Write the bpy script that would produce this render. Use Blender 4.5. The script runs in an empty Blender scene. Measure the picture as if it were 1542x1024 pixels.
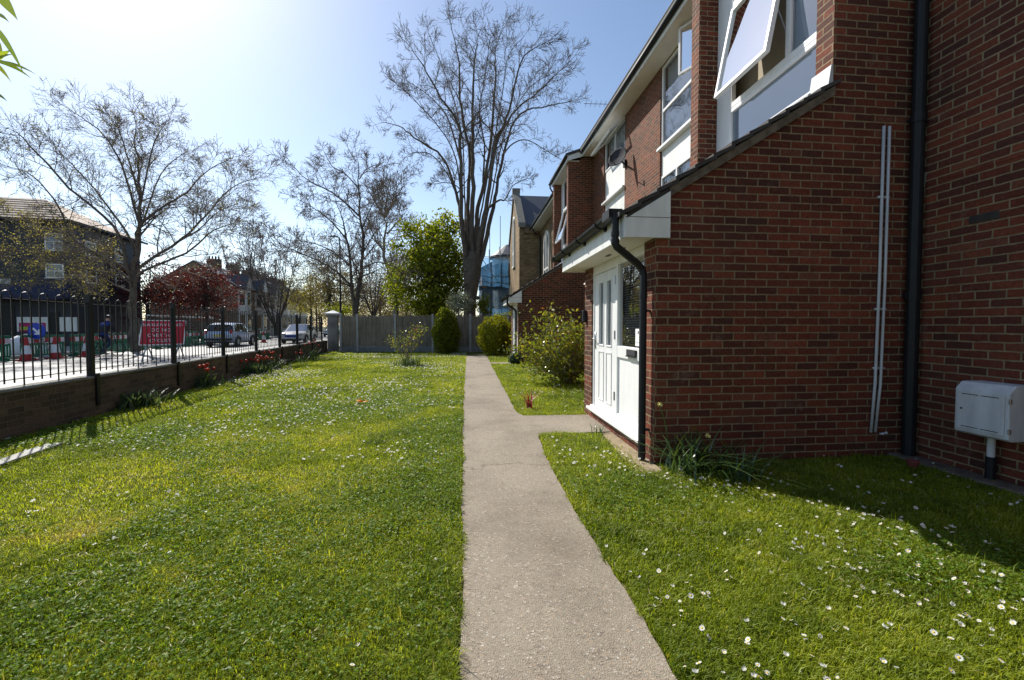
import bpy, bmesh, math, random
import numpy as np
from mathutils import Vector, Matrix
R = math.radians
scene = bpy.context.scene
COL = scene.collection
rnd = random.Random(7)
nr = np.random.default_rng(11)

# ------------------------------------------------------------------ camera
HC = 1.34
FPX, PW, PH = 640.0, 1542.0, 1024.0
YAW, PIT = math.atan(66 / FPX), math.atan(21 / FPX)
FWD = Vector((math.sin(YAW) * math.cos(PIT), math.cos(YAW) * math.cos(PIT), -math.sin(PIT)))
RT = Vector((math.cos(YAW), -math.sin(YAW), 0))
UPV = RT.cross(FWD)
CAM = Vector((0, 0, HC))
def ray(px, py): return FWD + RT * ((px - PW / 2) / FPX) - UPV * ((py - PH / 2) / FPX)
def gp(px, py, z=0.0):
    r = ray(px, py); return CAM + r * ((z - HC) / r.z)
def pz(px, py, Z): return CAM + ray(px, py) * Z
def wp(px, Z, z=0.0):
    v = pz(px, PH / 2, Z); return Vector((v.x, v.y, z))
cd = bpy.data.cameras.new("camera"); cam = bpy.data.objects.new("camera", cd); COL.objects.link(cam)
cam.location = CAM
cam.rotation_euler = Matrix((RT, UPV, -FWD)).transposed().to_euler()
cd.sensor_width = 36; cd.lens = 36 * FPX / PW; cd.clip_start = 0.05; cd.clip_end = 3000
scene.camera = cam

# street frame: s runs along the low wall, t is the distance to the left of its lawn face
STA = R(6.36)
SU = Vector((-math.sin(STA), math.cos(STA), 0)); SN = Vector((-math.cos(STA), -math.sin(STA), 0))
SP = Vector((-4.80, 0.497, 0))
def st(s, t, z=0.0):
    v = SP + SU * s + SN * t; v.z = z; return v
SROT = math.atan2(SU.y, SU.x)

# ------------------------------------------------------------------ materials
def mat(name):
    m = bpy.data.materials.new(name); m.use_nodes = True
    nt = m.node_tree; nt.nodes.clear()
    o = nt.nodes.new("ShaderNodeOutputMaterial")
    return m, nt, o
def N(nt, t, **kw):
    n = nt.nodes.new(t)
    for k, v in kw.items(): setattr(n, k, v)
    return n
def setin(n, **kw):
    for k, v in kw.items(): n.inputs[k.replace("_", " ")].default_value = v
def ramp(nt, stops, interp='LINEAR'):
    r = N(nt, "ShaderNodeValToRGB"); cr = r.color_ramp; cr.interpolation = interp
    while len(cr.elements) > 1: cr.elements.remove(cr.elements[-1])
    cr.elements[0].position = stops[0][0]; cr.elements[0].color = (*stops[0][1], 1)
    for p, c in stops[1:]:
        e = cr.elements.new(p); e.color = (*c, 1)
    return r
def posn(nt, sc=(1, 1, 1)):
    g = N(nt, "ShaderNodeNewGeometry"); m = N(nt, "ShaderNodeMapping"); m.inputs["Scale"].default_value = sc
    nt.links.new(g.outputs["Position"], m.inputs["Vector"]); return m.outputs["Vector"]
def noise(nt, vec, scale, detail=4, rough=.55):
    n = N(nt, "ShaderNodeTexNoise"); n.inputs["Scale"].default_value = scale
    n.inputs["Detail"].default_value = detail; n.inputs["Roughness"].default_value = rough
    nt.links.new(vec, n.inputs["Vector"]); return n
def mixc(nt, a, b, fac, typ='MIX'):
    m = N(nt, "ShaderNodeMix", data_type='RGBA', blend_type=typ)
    for s, v in ((0, fac), (6, a), (7, b)):
        if hasattr(v, "is_output"): nt.links.new(v, m.inputs[s])
        elif s == 0: m.inputs[s].default_value = v
        else: m.inputs[s].default_value = (*v, 1)
    return m.outputs[2]
def princ(nt, o, col, rough=.6, spec=.4, metal=0.0, bump=None, bs=.3, bd=.01):
    p = N(nt, "ShaderNodeBsdfPrincipled")
    if hasattr(col, "is_output"): nt.links.new(col, p.inputs["Base Color"])
    else: p.inputs["Base Color"].default_value = (*col, 1)
    if hasattr(rough, "is_output"): nt.links.new(rough, p.inputs["Roughness"])
    else: p.inputs["Roughness"].default_value = rough
    p.inputs["Specular IOR Level"].default_value = spec; p.inputs["Metallic"].default_value = metal
    if bump is not None:
        b = N(nt, "ShaderNodeBump"); b.inputs["Strength"].default_value = bs; b.inputs["Distance"].default_value = bd
        nt.links.new(bump, b.inputs["Height"]); nt.links.new(b.outputs[0], p.inputs["Normal"])
    nt.links.new(p.outputs[0], o.inputs["Surface"]); return p
def M_plain(name, col, rough=.5, var=.12, scale=6.0, spec=.4, metal=0.0, bs=.15, fine=60.0, st=(1, 1, 1)):
    m, nt, o = mat(name); v = posn(nt, st)
    n = noise(nt, v, scale, 5)
    r = ramp(nt, [(.25, tuple(c * (1 - var) for c in col)), (.75, tuple(min(1, c * (1 + var)) for c in col))])
    nt.links.new(n.outputs[0], r.inputs[0])
    n2 = noise(nt, v, fine, 3)
    princ(nt, o, r.outputs[0], rough, spec, metal, n2.outputs[0], bs, .004)
    return m
def M_brick(name, stops, mortar, grime=.35, dist=.006, bw=.225, rh=.075, stain=(.05, .045, .035)):
    m, nt, o = mat(name)
    g = N(nt, "ShaderNodeNewGeometry")
    sp = N(nt, "ShaderNodeSeparateXYZ"); nt.links.new(g.outputs["Position"], sp.inputs[0])
    sn = N(nt, "ShaderNodeSeparateXYZ"); nt.links.new(g.outputs["True Normal"], sn.inputs[0])
    ab = N(nt, "ShaderNodeMath", operation='ABSOLUTE'); nt.links.new(sn.outputs[0], ab.inputs[0])
    gt = N(nt, "ShaderNodeMath", operation='GREATER_THAN'); gt.inputs[1].default_value = .6; nt.links.new(ab.outputs[0], gt.inputs[0])
    mx = N(nt, "ShaderNodeMix"); nt.links.new(gt.outputs[0], mx.inputs[0]); nt.links.new(sp.outputs[0], mx.inputs[2]); nt.links.new(sp.outputs[1], mx.inputs[3])
    cb = N(nt, "ShaderNodeCombineXYZ"); nt.links.new(mx.outputs[0], cb.inputs[0]); nt.links.new(sp.outputs[2], cb.inputs[1])
    wn = noise(nt, g.outputs["Position"], 9, 3); wn2 = noise(nt, g.outputs["Position"], 60, 2)
    av = N(nt, "ShaderNodeVectorMath", operation='SCALE'); av.inputs["Scale"].default_value = .012
    sb = N(nt, "ShaderNodeVectorMath", operation='SUBTRACT'); sb.inputs[1].default_value = (.5, .5, .5)
    nt.links.new(wn.outputs["Color"], sb.inputs[0]); nt.links.new(sb.outputs[0], av.inputs[0])
    av2 = N(nt, "ShaderNodeVectorMath", operation='SCALE'); av2.inputs["Scale"].default_value = .008
    sb2 = N(nt, "ShaderNodeVectorMath", operation='SUBTRACT'); sb2.inputs[1].default_value = (.5, .5, .5)
    nt.links.new(wn2.outputs["Color"], sb2.inputs[0]); nt.links.new(sb2.outputs[0], av2.inputs[0])
    a1 = N(nt, "ShaderNodeVectorMath", operation='ADD'); nt.links.new(cb.outputs[0], a1.inputs[0]); nt.links.new(av.outputs[0], a1.inputs[1])
    a2 = N(nt, "ShaderNodeVectorMath", operation='ADD'); nt.links.new(a1.outputs[0], a2.inputs[0]); nt.links.new(av2.outputs[0], a2.inputs[1])
    bt = N(nt, "ShaderNodeTexBrick"); bt.offset = .5; bt.squash = 1
    setin(bt, Scale=1.0, Mortar_Size=dist, Mortar_Smooth=.35, Bias=0.0, Brick_Width=bw, Row_Height=rh)
    bt.inputs["Color1"].default_value = (0, 0, 0, 1); bt.inputs["Color2"].default_value = (1, 1, 1, 1); bt.inputs["Mortar"].default_value = (.5, .5, .5, 1)
    nt.links.new(a2.outputs[0], bt.inputs["Vector"])
    r = ramp(nt, stops); nt.links.new(bt.outputs["Color"], r.inputs[0])
    n3 = noise(nt, g.outputs["Position"], 35, 5, .7)
    r3 = ramp(nt, [(.3, (.62, .6, .6)), (.7, (1.2, 1.15, 1.1))]); nt.links.new(n3.outputs[0], r3.inputs[0])
    c = mixc(nt, r.outputs[0], r3.outputs[0], 1.0, 'MULTIPLY')
    lv = noise(nt, g.outputs["Position"], .9, 4, .6); rl = ramp(nt, [(.32, (.74, .72, .72)), (.68, (1.25, 1.25, 1.22))]); nt.links.new(lv.outputs[0], rl.inputs[0]); c = mixc(nt, c, rl.outputs[0], 1, 'MULTIPLY')
    mo = noise(nt, g.outputs["Position"], 14, 4)
    rm = ramp(nt, [(.3, tuple(x * .72 for x in mortar)), (.7, tuple(x * 1.15 for x in mortar))]); nt.links.new(mo.outputs[0], rm.inputs[0])
    c = mixc(nt, c, rm.outputs[0], bt.outputs["Fac"])
    gn = noise(nt, g.outputs["Position"], 1.3, 5, .6)
    rg = ramp(nt, [(.45, (0, 0, 0)), (.75, (grime,) * 3)]); nt.links.new(gn.outputs[0], rg.inputs[0])
    c = mixc(nt, c, stain, rg.outputs[0])
    stv = N(nt, "ShaderNodeMapping"); stv.inputs["Scale"].default_value = (4.5, 4.5, .55); nt.links.new(g.outputs["Position"], stv.inputs["Vector"])
    sn_ = noise(nt, stv.outputs[0], 1, 5, .65); rs_ = ramp(nt, [(.56, (0, 0, 0)), (.74, (grime * 1.3,) * 3)]); nt.links.new(sn_.outputs[0], rs_.inputs[0])
    c = mixc(nt, c, stain, rs_.outputs[0])
    ef = noise(nt, g.outputs["Position"], 3.2, 6, .7); re_ = ramp(nt, [(.60, (0, 0, 0)), (.78, (.30,) * 3)]); nt.links.new(ef.outputs[0], re_.inputs[0])
    c = mixc(nt, c, (.34, .25, .20), re_.outputs[0])
    # pale lime specks
    vo = noise(nt, g.outputs["Position"], 48, 2, .5); rv = ramp(nt, [(.735, (0, 0, 0)), (.77, (.35,) * 3)]); nt.links.new(vo.outputs[0], rv.inputs[0])
    c = mixc(nt, c, (.4, .36, .32), rv.outputs[0])
    iv = N(nt, "ShaderNodeMath", operation='SUBTRACT'); iv.inputs[0].default_value = 1; nt.links.new(bt.outputs["Fac"], iv.inputs[1])
    ml = N(nt, "ShaderNodeMath", operation='MULTIPLY_ADD'); nt.links.new(n3.outputs[0], ml.inputs[0]); ml.inputs[1].default_value = .35; nt.links.new(iv.outputs[0], ml.inputs[2])
    princ(nt, o, c, .85, .25, 0, ml.outputs[0], .8, .008)
    return m
def M_leaf(name, stops, trans=.35, rough=.5, spec=.3):
    m, nt, o = mat(name)
    a = N(nt, "ShaderNodeAttribute", attribute_name="tint")
    r = ramp(nt, stops); nt.links.new(a.outputs["Fac"], r.inputs[0])
    p = N(nt, "ShaderNodeBsdfPrincipled"); nt.links.new(r.outputs[0], p.inputs["Base Color"])
    p.inputs["Roughness"].default_value = rough; p.inputs["Specular IOR Level"].default_value = spec
    t = N(nt, "ShaderNodeBsdfTranslucent")
    tc = mixc(nt, r.outputs[0], (1.5, 1.45, .6), 1.0, 'MULTIPLY'); nt.links.new(tc, t.inputs[0])
    mx = N(nt, "ShaderNodeMixShader"); mx.inputs[0].default_value = trans
    nt.links.new(p.outputs[0], mx.inputs[1]); nt.links.new(t.outputs[0], mx.inputs[2]); nt.links.new(mx.outputs[0], o.inputs[0])
    return m
def M_glass(name, tint=(.75, .8, .82), base=.14):
    m, nt, o = mat(name)
    f = N(nt, "ShaderNodeFresnel"); f.inputs[0].default_value = 1.55
    ad = N(nt, "ShaderNodeMath", operation='ADD', use_clamp=True); ad.inputs[1].default_value = base; nt.links.new(f.outputs[0], ad.inputs[0])
    t = N(nt, "ShaderNodeBsdfTransparent"); t.inputs[0].default_value = (*tint, 1)
    g = N(nt, "ShaderNodeBsdfGlossy"); g.inputs["Roughness"].default_value = .015
    n = noise(nt, posn(nt), 1.7, 1); b = N(nt, "ShaderNodeBump"); b.inputs["Strength"].default_value = .12; b.inputs["Distance"].default_value = .02
    nt.links.new(n.outputs[0], b.inputs["Height"]); nt.links.new(b.outputs[0], g.inputs["Normal"])
    mx = N(nt, "ShaderNodeMixShader"); nt.links.new(ad.outputs[0], mx.inputs[0]); nt.links.new(t.outputs[0], mx.inputs[1]); nt.links.new(g.outputs[0], mx.inputs[2])
    nt.links.new(mx.outputs[0], o.inputs[0]); return m

MT = {}
MT['brick'] = M_brick("red_brick", [(0, (.078, .029, .021)), (.2, (.105, .033, .022)), (.5, (.138, .038, .023)), (.72, (.165, .043, .024)), (.9, (.205, .056, .030)), (1, (.165, .062, .040))], (.26, .20, .115), .2, .0078)
MT['brick_yellow'] = M_brick("yellow_stock_brick", [(0, (.16, .11, .06)), (.4, (.26, .19, .105)), (.75, (.33, .245, .135)), (1, (.22, .145, .08))], (.27, .22, .155), .25)
MT['brick_brown'] = M_brick("brown_brick", [(0, (.075, .055, .04)), (.5, (.115, .083, .057)), (1, (.16, .11, .073))], (.15, .125, .095), .3)
MT['brick_terrace'] = M_brick("terrace_brick", [(0, (.16, .10, .07)), (.5, (.26, .17, .11)), (1, (.33, .22, .14))], (.3, .26, .2), .2)
MT['white'] = M_plain("white_upvc", (.77, .77, .76), .35, .07, 5, .5, 0, .03, 60.0, (1.5, 1.5, .4))
MT['white_old'] = M_plain("white_painted_board", (.72, .72, .69), .5, .14, 5, .4, 0, .08, 60.0, (1.6, 1.6, .35))
MT['soffit'] = M_plain("soffit_board", (.70, .66, .58), .55, .10, 2.5, .3)
MT['black'] = M_plain("black_plastic", (.012, .013, .015), .5, .25, 12, .3)
MT['rail'] = M_plain("black_railing_paint", (.010, .010, .011), .42, .3, 20, .35)
MT['pillar'] = M_plain("shade_dulled_cream_paint", (.17, .166, .155), .85, .3, 2.5)  # dulled cream: shade on the pillar's near side is put into the colour
MT['glass'] = M_glass("window_glass")
MT['doorglass'] = M_glass("door_side_glass", (.9, .92, .9), .40)
MT['carglass'] = M_glass("car_glass", (.28, .31, .32), .08)
MT['curtain'] = M_plain("pale_net_curtain", (.70, .71, .74), .9, .10, 3)
MT['blind'] = M_plain("grey_blue_blind", (.33, .37, .46), .9, .06, 2)
MT['obscured'] = M_plain("pale_blue_obscured_panel", (.64, .69, .80), .6, .05, 1.5)
MT['room'] = M_plain("dim_room_plaster", (.42, .36, .27), .9, .1, 2)
MT['tile'] = M_plain("dark_roof_tile", (.055, .05, .047), .75, .35, 9, .3, 0, .5, 25)
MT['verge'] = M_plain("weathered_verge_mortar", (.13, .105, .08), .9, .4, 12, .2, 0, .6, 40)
MT['slate'] = M_plain("blue_slate", (.05, .054, .065), .5, .3, 5, .5, 0, .4, 30)
MT['lead'] = M_plain("lead_flashing", (.42, .43, .45), .55, .15, 8, .4, 0, .3)
MT['concrete'] = M_plain("concrete", (.34, .33, .31), .9, .2, 5, .2, 0, .5, 80)
MT['gravel'] = M_plain("dark_gravel_board", (.20, .195, .185), .9, .2, 5, .2, 0, .5, 80)  # darker grey than the concrete of the fence posts
MT['meshgrey'] = M_plain("dark_grey_mesh", (.05, .05, .055), .8, .1, 30, .1)
MT['coping'] = M_plain("pale_coping_mortar", (.22, .21, .185), .9, .22, 8, .2, 0, .6, 50)
MT['metergrey'] = M_plain("meter_box_grp", (.54, .55, .56), .6, .20, 6, .35, 0, .15, 60.0, (1.8, 1.8, .3))
MT['hinge'] = M_plain("steel", (.45, .45, .46), .35, .1, 20, .5, .9)
MT['redplastic'] = M_plain("red_plastic", (.16, .035, .03), .7, .3, 20)
MT['paper'] = M_plain("white_paper", (.8, .8, .78), .8, .04, 10)
MT['ink'] = M_plain("dark_ink", (.03, .03, .035), .7, .05, 10)
MT['navy'] = M_plain("navy_pub_paint", (.022, .024, .036), .55, .2, 2)
MT['awning'] = M_plain("navy_awning", (.03, .036, .075), .8, .15, 3)
MT['tan_tile'] = M_plain("tan_roof_tile", (.50, .40, .32), .85, .18, 3, .2, 0, .5, 20)
MT['render'] = M_plain("cream_render", (.62, .60, .54), .8, .12, 1.2)
MT['timber'] = None
MT['green'] = M_plain("green_barrier_plastic", (.01, .16, .075), .45, .15, 8)
MT['conered'] = M_plain("cone_red", (.38, .022, .022), .5, .12, 10)
MT['refl'] = M_plain("white_reflective_sleeve", (.75, .75, .75), .4, .05, 10)
MT['signred'] = M_plain("sign_red", (.50, .018, .035), .4, .06, 5)
MT['signblue'] = M_plain("sign_blue", (.01, .045, .38), .4, .06, 5)
MT['galv'] = M_plain("galvanised_steel", (.36, .37, .38), .45, .15, 12, .5, .7)
MT['magenta'] = M_plain("magenta_print", (.38, .02, .12), .6, .1, 5)
MT['lime'] = M_plain("lime_print", (.38, .5, .04), .6, .1, 5)
MT['bluenet'] = None
MT['bark'] = M_plain("grey_brown_bark", (.115, .093, .073), .95, .35, 5, .15, 0, 1.0, 18)
MT['bark_dark'] = M_plain("dark_bark", (.085, .072, .06), .95, .35, 5, .15, 0, 1.0, 18)
MT['bark_pale'] = M_plain("pale_mottled_bark", (.20, .18, .14), .9, .35, 4, .2, 0, .8, 14)
MT['twig'] = M_plain("twig", (.19, .15, .12), .9, .25, 5)
MT['tyre'] = M_plain("tyre_rubber", (.02, .02, .02), .8, .2, 20)
MT['carwhite'] = M_plain("white_car_paint", (.78, .78, .79), .18, .02, 2, .6, 0, .0)
MT['carblue'] = M_plain("pale_blue_car_paint", (.36, .42, .55), .2, .03, 2, .6, .3, .0)
MT['carsilver'] = M_plain("silver_car_paint", (.42, .45, .48), .22, .03, 2, .6, .5, .0)
MT['tail'] = M_plain("red_lamp_lens", (.45, .01, .01), .15, .05, 5, .6)
MT['headl'] = M_plain("clear_lamp_lens", (.6, .62, .65), .1, .05, 5, .7)
MT['plate_y'] = M_plain("yellow_number_plate", (.62, .46, .05), .5, .05, 5)
MT['skin'] = M_plain("skin", (.45, .27, .19), .55, .06, 10)
MT['jacket'] = M_plain("black_jacket", (.018, .018, .022), .85, .2, 8)
MT['jblue'] = M_plain("blue_panel_cloth", (.012, .03, .17), .8, .15, 8)
MT['jeans'] = M_plain("blue_jeans", (.02, .028, .065), .9, .2, 8)
MT['bag'] = M_plain("white_woven_sack", (.66, .66, .66), .8, .12, 6, .3, 0, .5)
MT['chimney'] = M_plain("sooty_chimney_brick", (.10, .07, .055), .9, .25, 4)

def mk_timber():
    m, nt, o = mat("weathered_fence_timber")
    v = posn(nt, (11, 11, .9)); n = noise(nt, v, 1, 6, .6)
    r = ramp(nt, [(.3, (.14, .115, .09)), (.55, (.24, .20, .155)), (.8, (.34, .28, .22))]); nt.links.new(n.outputs[0], r.inputs[0])
    n2 = noise(nt, posn(nt), .9, 4); r2 = ramp(nt, [(.35, (.7, .7, .7)), (.7, (1.1, 1.08, 1.05))]); nt.links.new(n2.outputs[0], r2.inputs[0])
    princ(nt, o, mixc(nt, r.outputs[0], r2.outputs[0], 1, 'MULTIPLY'), .9, .2, 0, n.outputs[0], .4, .006); return m
MT['timber'] = mk_timber()
def mk_net():
    m, nt, o = mat("blue_debris_netting")
    p = N(nt, "ShaderNodeBsdfPrincipled"); p.inputs["Base Color"].default_value = (.05, .14, .28, 1); p.inputs["Roughness"].default_value = .8
    tl = N(nt, "ShaderNodeBsdfTranslucent"); tl.inputs[0].default_value = (.08, .25, .48, 1)
    mm = N(nt, "ShaderNodeMixShader"); mm.inputs[0].default_value = .55; nt.links.new(p.outputs[0], mm.inputs[1]); nt.links.new(tl.outputs[0], mm.inputs[2])
    t = N(nt, "ShaderNodeBsdfTransparent"); t.inputs[0].default_value = (.75, .88, 1, 1)
    n = noise(nt, posn(nt), 1.6, 4); r = ramp(nt, [(.3, (.30,) * 3), (.7, (.60,) * 3)]); nt.links.new(n.outputs[0], r.inputs[0])
    mx = N(nt, "ShaderNodeMixShader"); nt.links.new(r.outputs[0], mx.inputs[0]); nt.links.new(t.outputs[0], mx.inputs[1]); nt.links.new(mm.outputs[0], mx.inputs[2])
    nt.links.new(mx.outputs[0], o.inputs[0]); return m
MT['bluenet'] = mk_net()
def mk_path():
    m, nt, o = mat("exposed_aggregate_concrete")
    v = posn(nt)
    big = noise(nt, v, 1.6, 5, .6); rb = ramp(nt, [(.3, (.215, .18, .135)), (.7, (.305, .262, .20))]); nt.links.new(big.outputs[0], rb.inputs[0])
    vo = N(nt, "ShaderNodeTexVoronoi"); vo.inputs["Scale"].default_value = 130; nt.links.new(v, vo.inputs["Vector"])
    sx = N(nt, "ShaderNodeSeparateColor"); nt.links.new(vo.outputs["Color"], sx.inputs[0])
    rs = ramp(nt, [(0, (.10, .083, .065)), (.16, (.19, .158, .12)), (.5, (.255, .215, .165)), (.8, (.31, .262, .20)), (.94, (.36, .26, .165)), (.98, (.55, .52, .46))]); nt.links.new(sx.outputs[0], rs.inputs[0])
    fn = noise(nt, v, 9, 3); rf = ramp(nt, [(.35, (.25,) * 3), (.65, (.8,) * 3)]); nt.links.new(fn.outputs[0], rf.inputs[0])
    c = mixc(nt, rb.outputs[0], rs.outputs[0], rf.outputs[0])
    n2 = noise(nt, v, 240, 2); r2 = ramp(nt, [(.3, (.78,) * 3), (.7, (1.16,) * 3)]); nt.links.new(n2.outputs[0], r2.inputs[0])
    c = mixc(nt, c, r2.outputs[0], 1, 'MULTIPLY')
    st_ = noise(nt, v, .75, 6, .65); r4 = ramp(nt, [(.34, (.70, .69, .66)), (.52, (1, 1, 1)), (.70, (1.10, 1.09, 1.07))]); nt.links.new(st_.outputs[0], r4.inputs[0])
    c = mixc(nt, c, r4.outputs[0], 1, 'MULTIPLY')
    dm = noise(nt, v, 2.5, 4); dv = N(nt, "ShaderNodeVectorMath", operation='SCALE'); dv.inputs["Scale"].default_value = .5; nt.links.new(dm.outputs["Color"], dv.inputs[0])
    da = N(nt, "ShaderNodeVectorMath", operation='ADD'); nt.links.new(v, da.inputs[0]); nt.links.new(dv.outputs[0], da.inputs[1])
    cr_ = N(nt, "ShaderNodeTexVoronoi", feature='DISTANCE_TO_EDGE'); cr_.inputs["Scale"].default_value = .42; nt.links.new(da.outputs[0], cr_.inputs["Vector"])
    rc = ramp(nt, [(.0, (.55, .52, .48)), (.0035, (.8, .78, .76)), (.006, (1, 1, 1))]); nt.links.new(cr_.outputs["Distance"], rc.inputs[0]); c = mixc(nt, c, rc.outputs[0], .8, 'MULTIPLY')
    ad = N(nt, "ShaderNodeMath", operation='ADD'); nt.links.new(vo.outputs["Distance"], ad.inputs[0]); nt.links.new(n2.outputs[0], ad.inputs[1])
    princ(nt, o, c, .8, .3, 0, ad.outputs[0], .55, .006); return m
MT['path'] = mk_path()
def mk_soil():
    m, nt, o = mat("lawn_thatch_soil")
    v = posn(nt); n = noise(nt, v, 3.5, 6, .65); r = ramp(nt, [(.3, (.055, .070, .010)), (.5, (.095, .11, .018)), (.72, (.16, .14, .05))]); nt.links.new(n.outputs[0], r.inputs[0])
    n2 = noise(nt, v, 60, 4); r2 = ramp(nt, [(.3, (.5,) * 3), (.7, (1.3,) * 3)]); nt.links.new(n2.outputs[0], r2.inputs[0])
    princ(nt, o, mixc(nt, r.outputs[0], r2.outputs[0], 1, 'MULTIPLY'), .95, .1, 0, n2.outputs[0], 1, .02); return m
MT['soil'] = mk_soil()
MT['earth'] = M_plain("bare_dry_earth", (.30, .235, .16), .95, .3, 9, .1, 0, .8, 60)
MT['ground'] = M_plain("distant_ground", (.085, .09, .05), .95, .3, .4, .1)
def mk_road():
    m, nt, o = mat("worn_asphalt")
    v = posn(nt); n = noise(nt, v, .8, 5); r = ramp(nt, [(.3, (.145, .143, .14)), (.7, (.215, .212, .205))]); nt.links.new(n.outputs[0], r.inputs[0])
    n2 = noise(nt, v, 150, 3); r2 = ramp(nt, [(.3, (.75,) * 3), (.7, (1.2,) * 3)]); nt.links.new(n2.outputs[0], r2.inputs[0])
    princ(nt, o, mixc(nt, r.outputs[0], r2.outputs[0], 1, 'MULTIPLY'), .52, .5, 0, n2.outputs[0], .15, .004); return m
MT['road'] = mk_road()
MT['paving'] = M_plain("paving_slabs", (.30, .29, .275), .7, .15, 2, .4, 0, .3, 80)
MT['roadpaint'] = M_plain("road_paint", (.7, .7, .68), .7, .1, 6)

LG = [(0, (.080, .13, .010)), (.3, (.175, .235, .017)), (.6, (.295, .345, .028)), (.85, (.42, .42, .055)), (1, (.46, .38, .15))]
MT['grass'] = M_leaf("grass_blade", LG, .5, .5, .25)
MT['drygrass'] = M_leaf("dry_grass", [(0, (.30, .25, .13)), (.5, (.45, .39, .22)), (1, (.62, .56, .38))], .3)
MT['clover'] = M_leaf("clover_leaf", [(0, (.065, .13, .012)), (.5, (.12, .20, .018)), (1, (.19, .27, .03))], .45, .5, .25)
def mk_petal():
    m, nt, o = mat("white_petal"); d = N(nt, "ShaderNodeBsdfDiffuse"); d.inputs[0].default_value = (.86, .86, .84, 1); t = N(nt, "ShaderNodeBsdfTranslucent"); t.inputs[0].default_value = (.86, .86, .82, 1)
    mx = N(nt, "ShaderNodeMixShader"); mx.inputs[0].default_value = .45; nt.links.new(d.outputs[0], mx.inputs[1]); nt.links.new(t.outputs[0], mx.inputs[2]); nt.links.new(mx.outputs[0], o.inputs[0]); return m
MT['petal'] = mk_petal()
MT['yolk'] = M_plain("yellow_flower_centre", (.75, .45, .02), .8, .1, 60)
MT['paleyellow'] = M_plain("pale_yellow_petal", (.75, .66, .22), .7, .08, 40)
MT['stem'] = M_plain("green_stem", (.07, .12, .025), .7, .2, 30)
MT['tulip'] = M_plain("red_petal", (.55, .035, .012), .5, .2, 30)
MT['yew'] = M_leaf("clipped_evergreen_leaf", [(0, (.035, .06, .006)), (.5, (.13, .16, .010)), (1, (.30, .30, .02))], .52)
MT['boxgold'] = M_leaf("yellow_green_box_leaf", [(0, (.08, .10, .005)), (.5, (.25, .26, .010)), (1, (.42, .39, .02))], .52)
MT['chestnut'] = M_leaf("fresh_green_leaf", [(0, (.055, .09, .006)), (.5, (.15, .185, .012)), (1, (.33, .32, .03))], .55)
MT['olive'] = M_leaf("young_olive_leaf", [(0, (.16, .145, .05)), (.5, (.27, .235, .08)), (1, (.40, .35, .12))], .45)
MT['plum'] = M_leaf("purple_plum_leaf", [(0, (.03, .009, .012)), (.5, (.075, .015, .018)), (1, (.16, .03, .03))], .35)
MT['brownleaf'] = M_leaf("brown_bud", [(0, (.11, .085, .04)), (.5, (.19, .15, .065)), (1, (.28, .24, .09))], .3)
MT['photinia'] = M_leaf("glossy_shrub_leaf", [(0, (.05, .08, .014)), (.4, (.13, .16, .025)), (.72, (.24, .24, .04)), (.9, (.40, .33, .05)), (.96, (.34, .12, .04)), (1, (.36, .08, .05))], .42, .28, .5)
MT['bluegreen'] = M_leaf("blue_green_strap_leaf", [(0, (.03, .06, .03)), (.5, (.07, .11, .055)), (1, (.13, .16, .09))], .3, .55, .2)
MT['strap'] = M_leaf("daffodil_leaf", [(0, (.035, .07, .025)), (.5, (.06, .11, .035)), (1, (.11, .16, .06))], .25, .25, .7)
MT['cordy'] = M_leaf("cordyline_leaf", [(0, (.16, .02, .03)), (.5, (.30, .05, .06)), (1, (.55, .38, .32))], .35, .4, .4)
MT['palm'] = M_leaf("lance_leaf", [(0, (.10, .17, .02)), (.5, (.20, .28, .04)), (1, (.40, .40, .06))], .65, .35, .5)
MT['silverleaf'] = M_leaf("pale_flowering_leaf", [(0, (.12, .15, .08)), (.5, (.3, .32, .25)), (1, (.6, .6, .56))], .3)
MT['orangeleaf'] = M_plain("orange_petals", (.75, .28, .01), .7, .1, 40)

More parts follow.
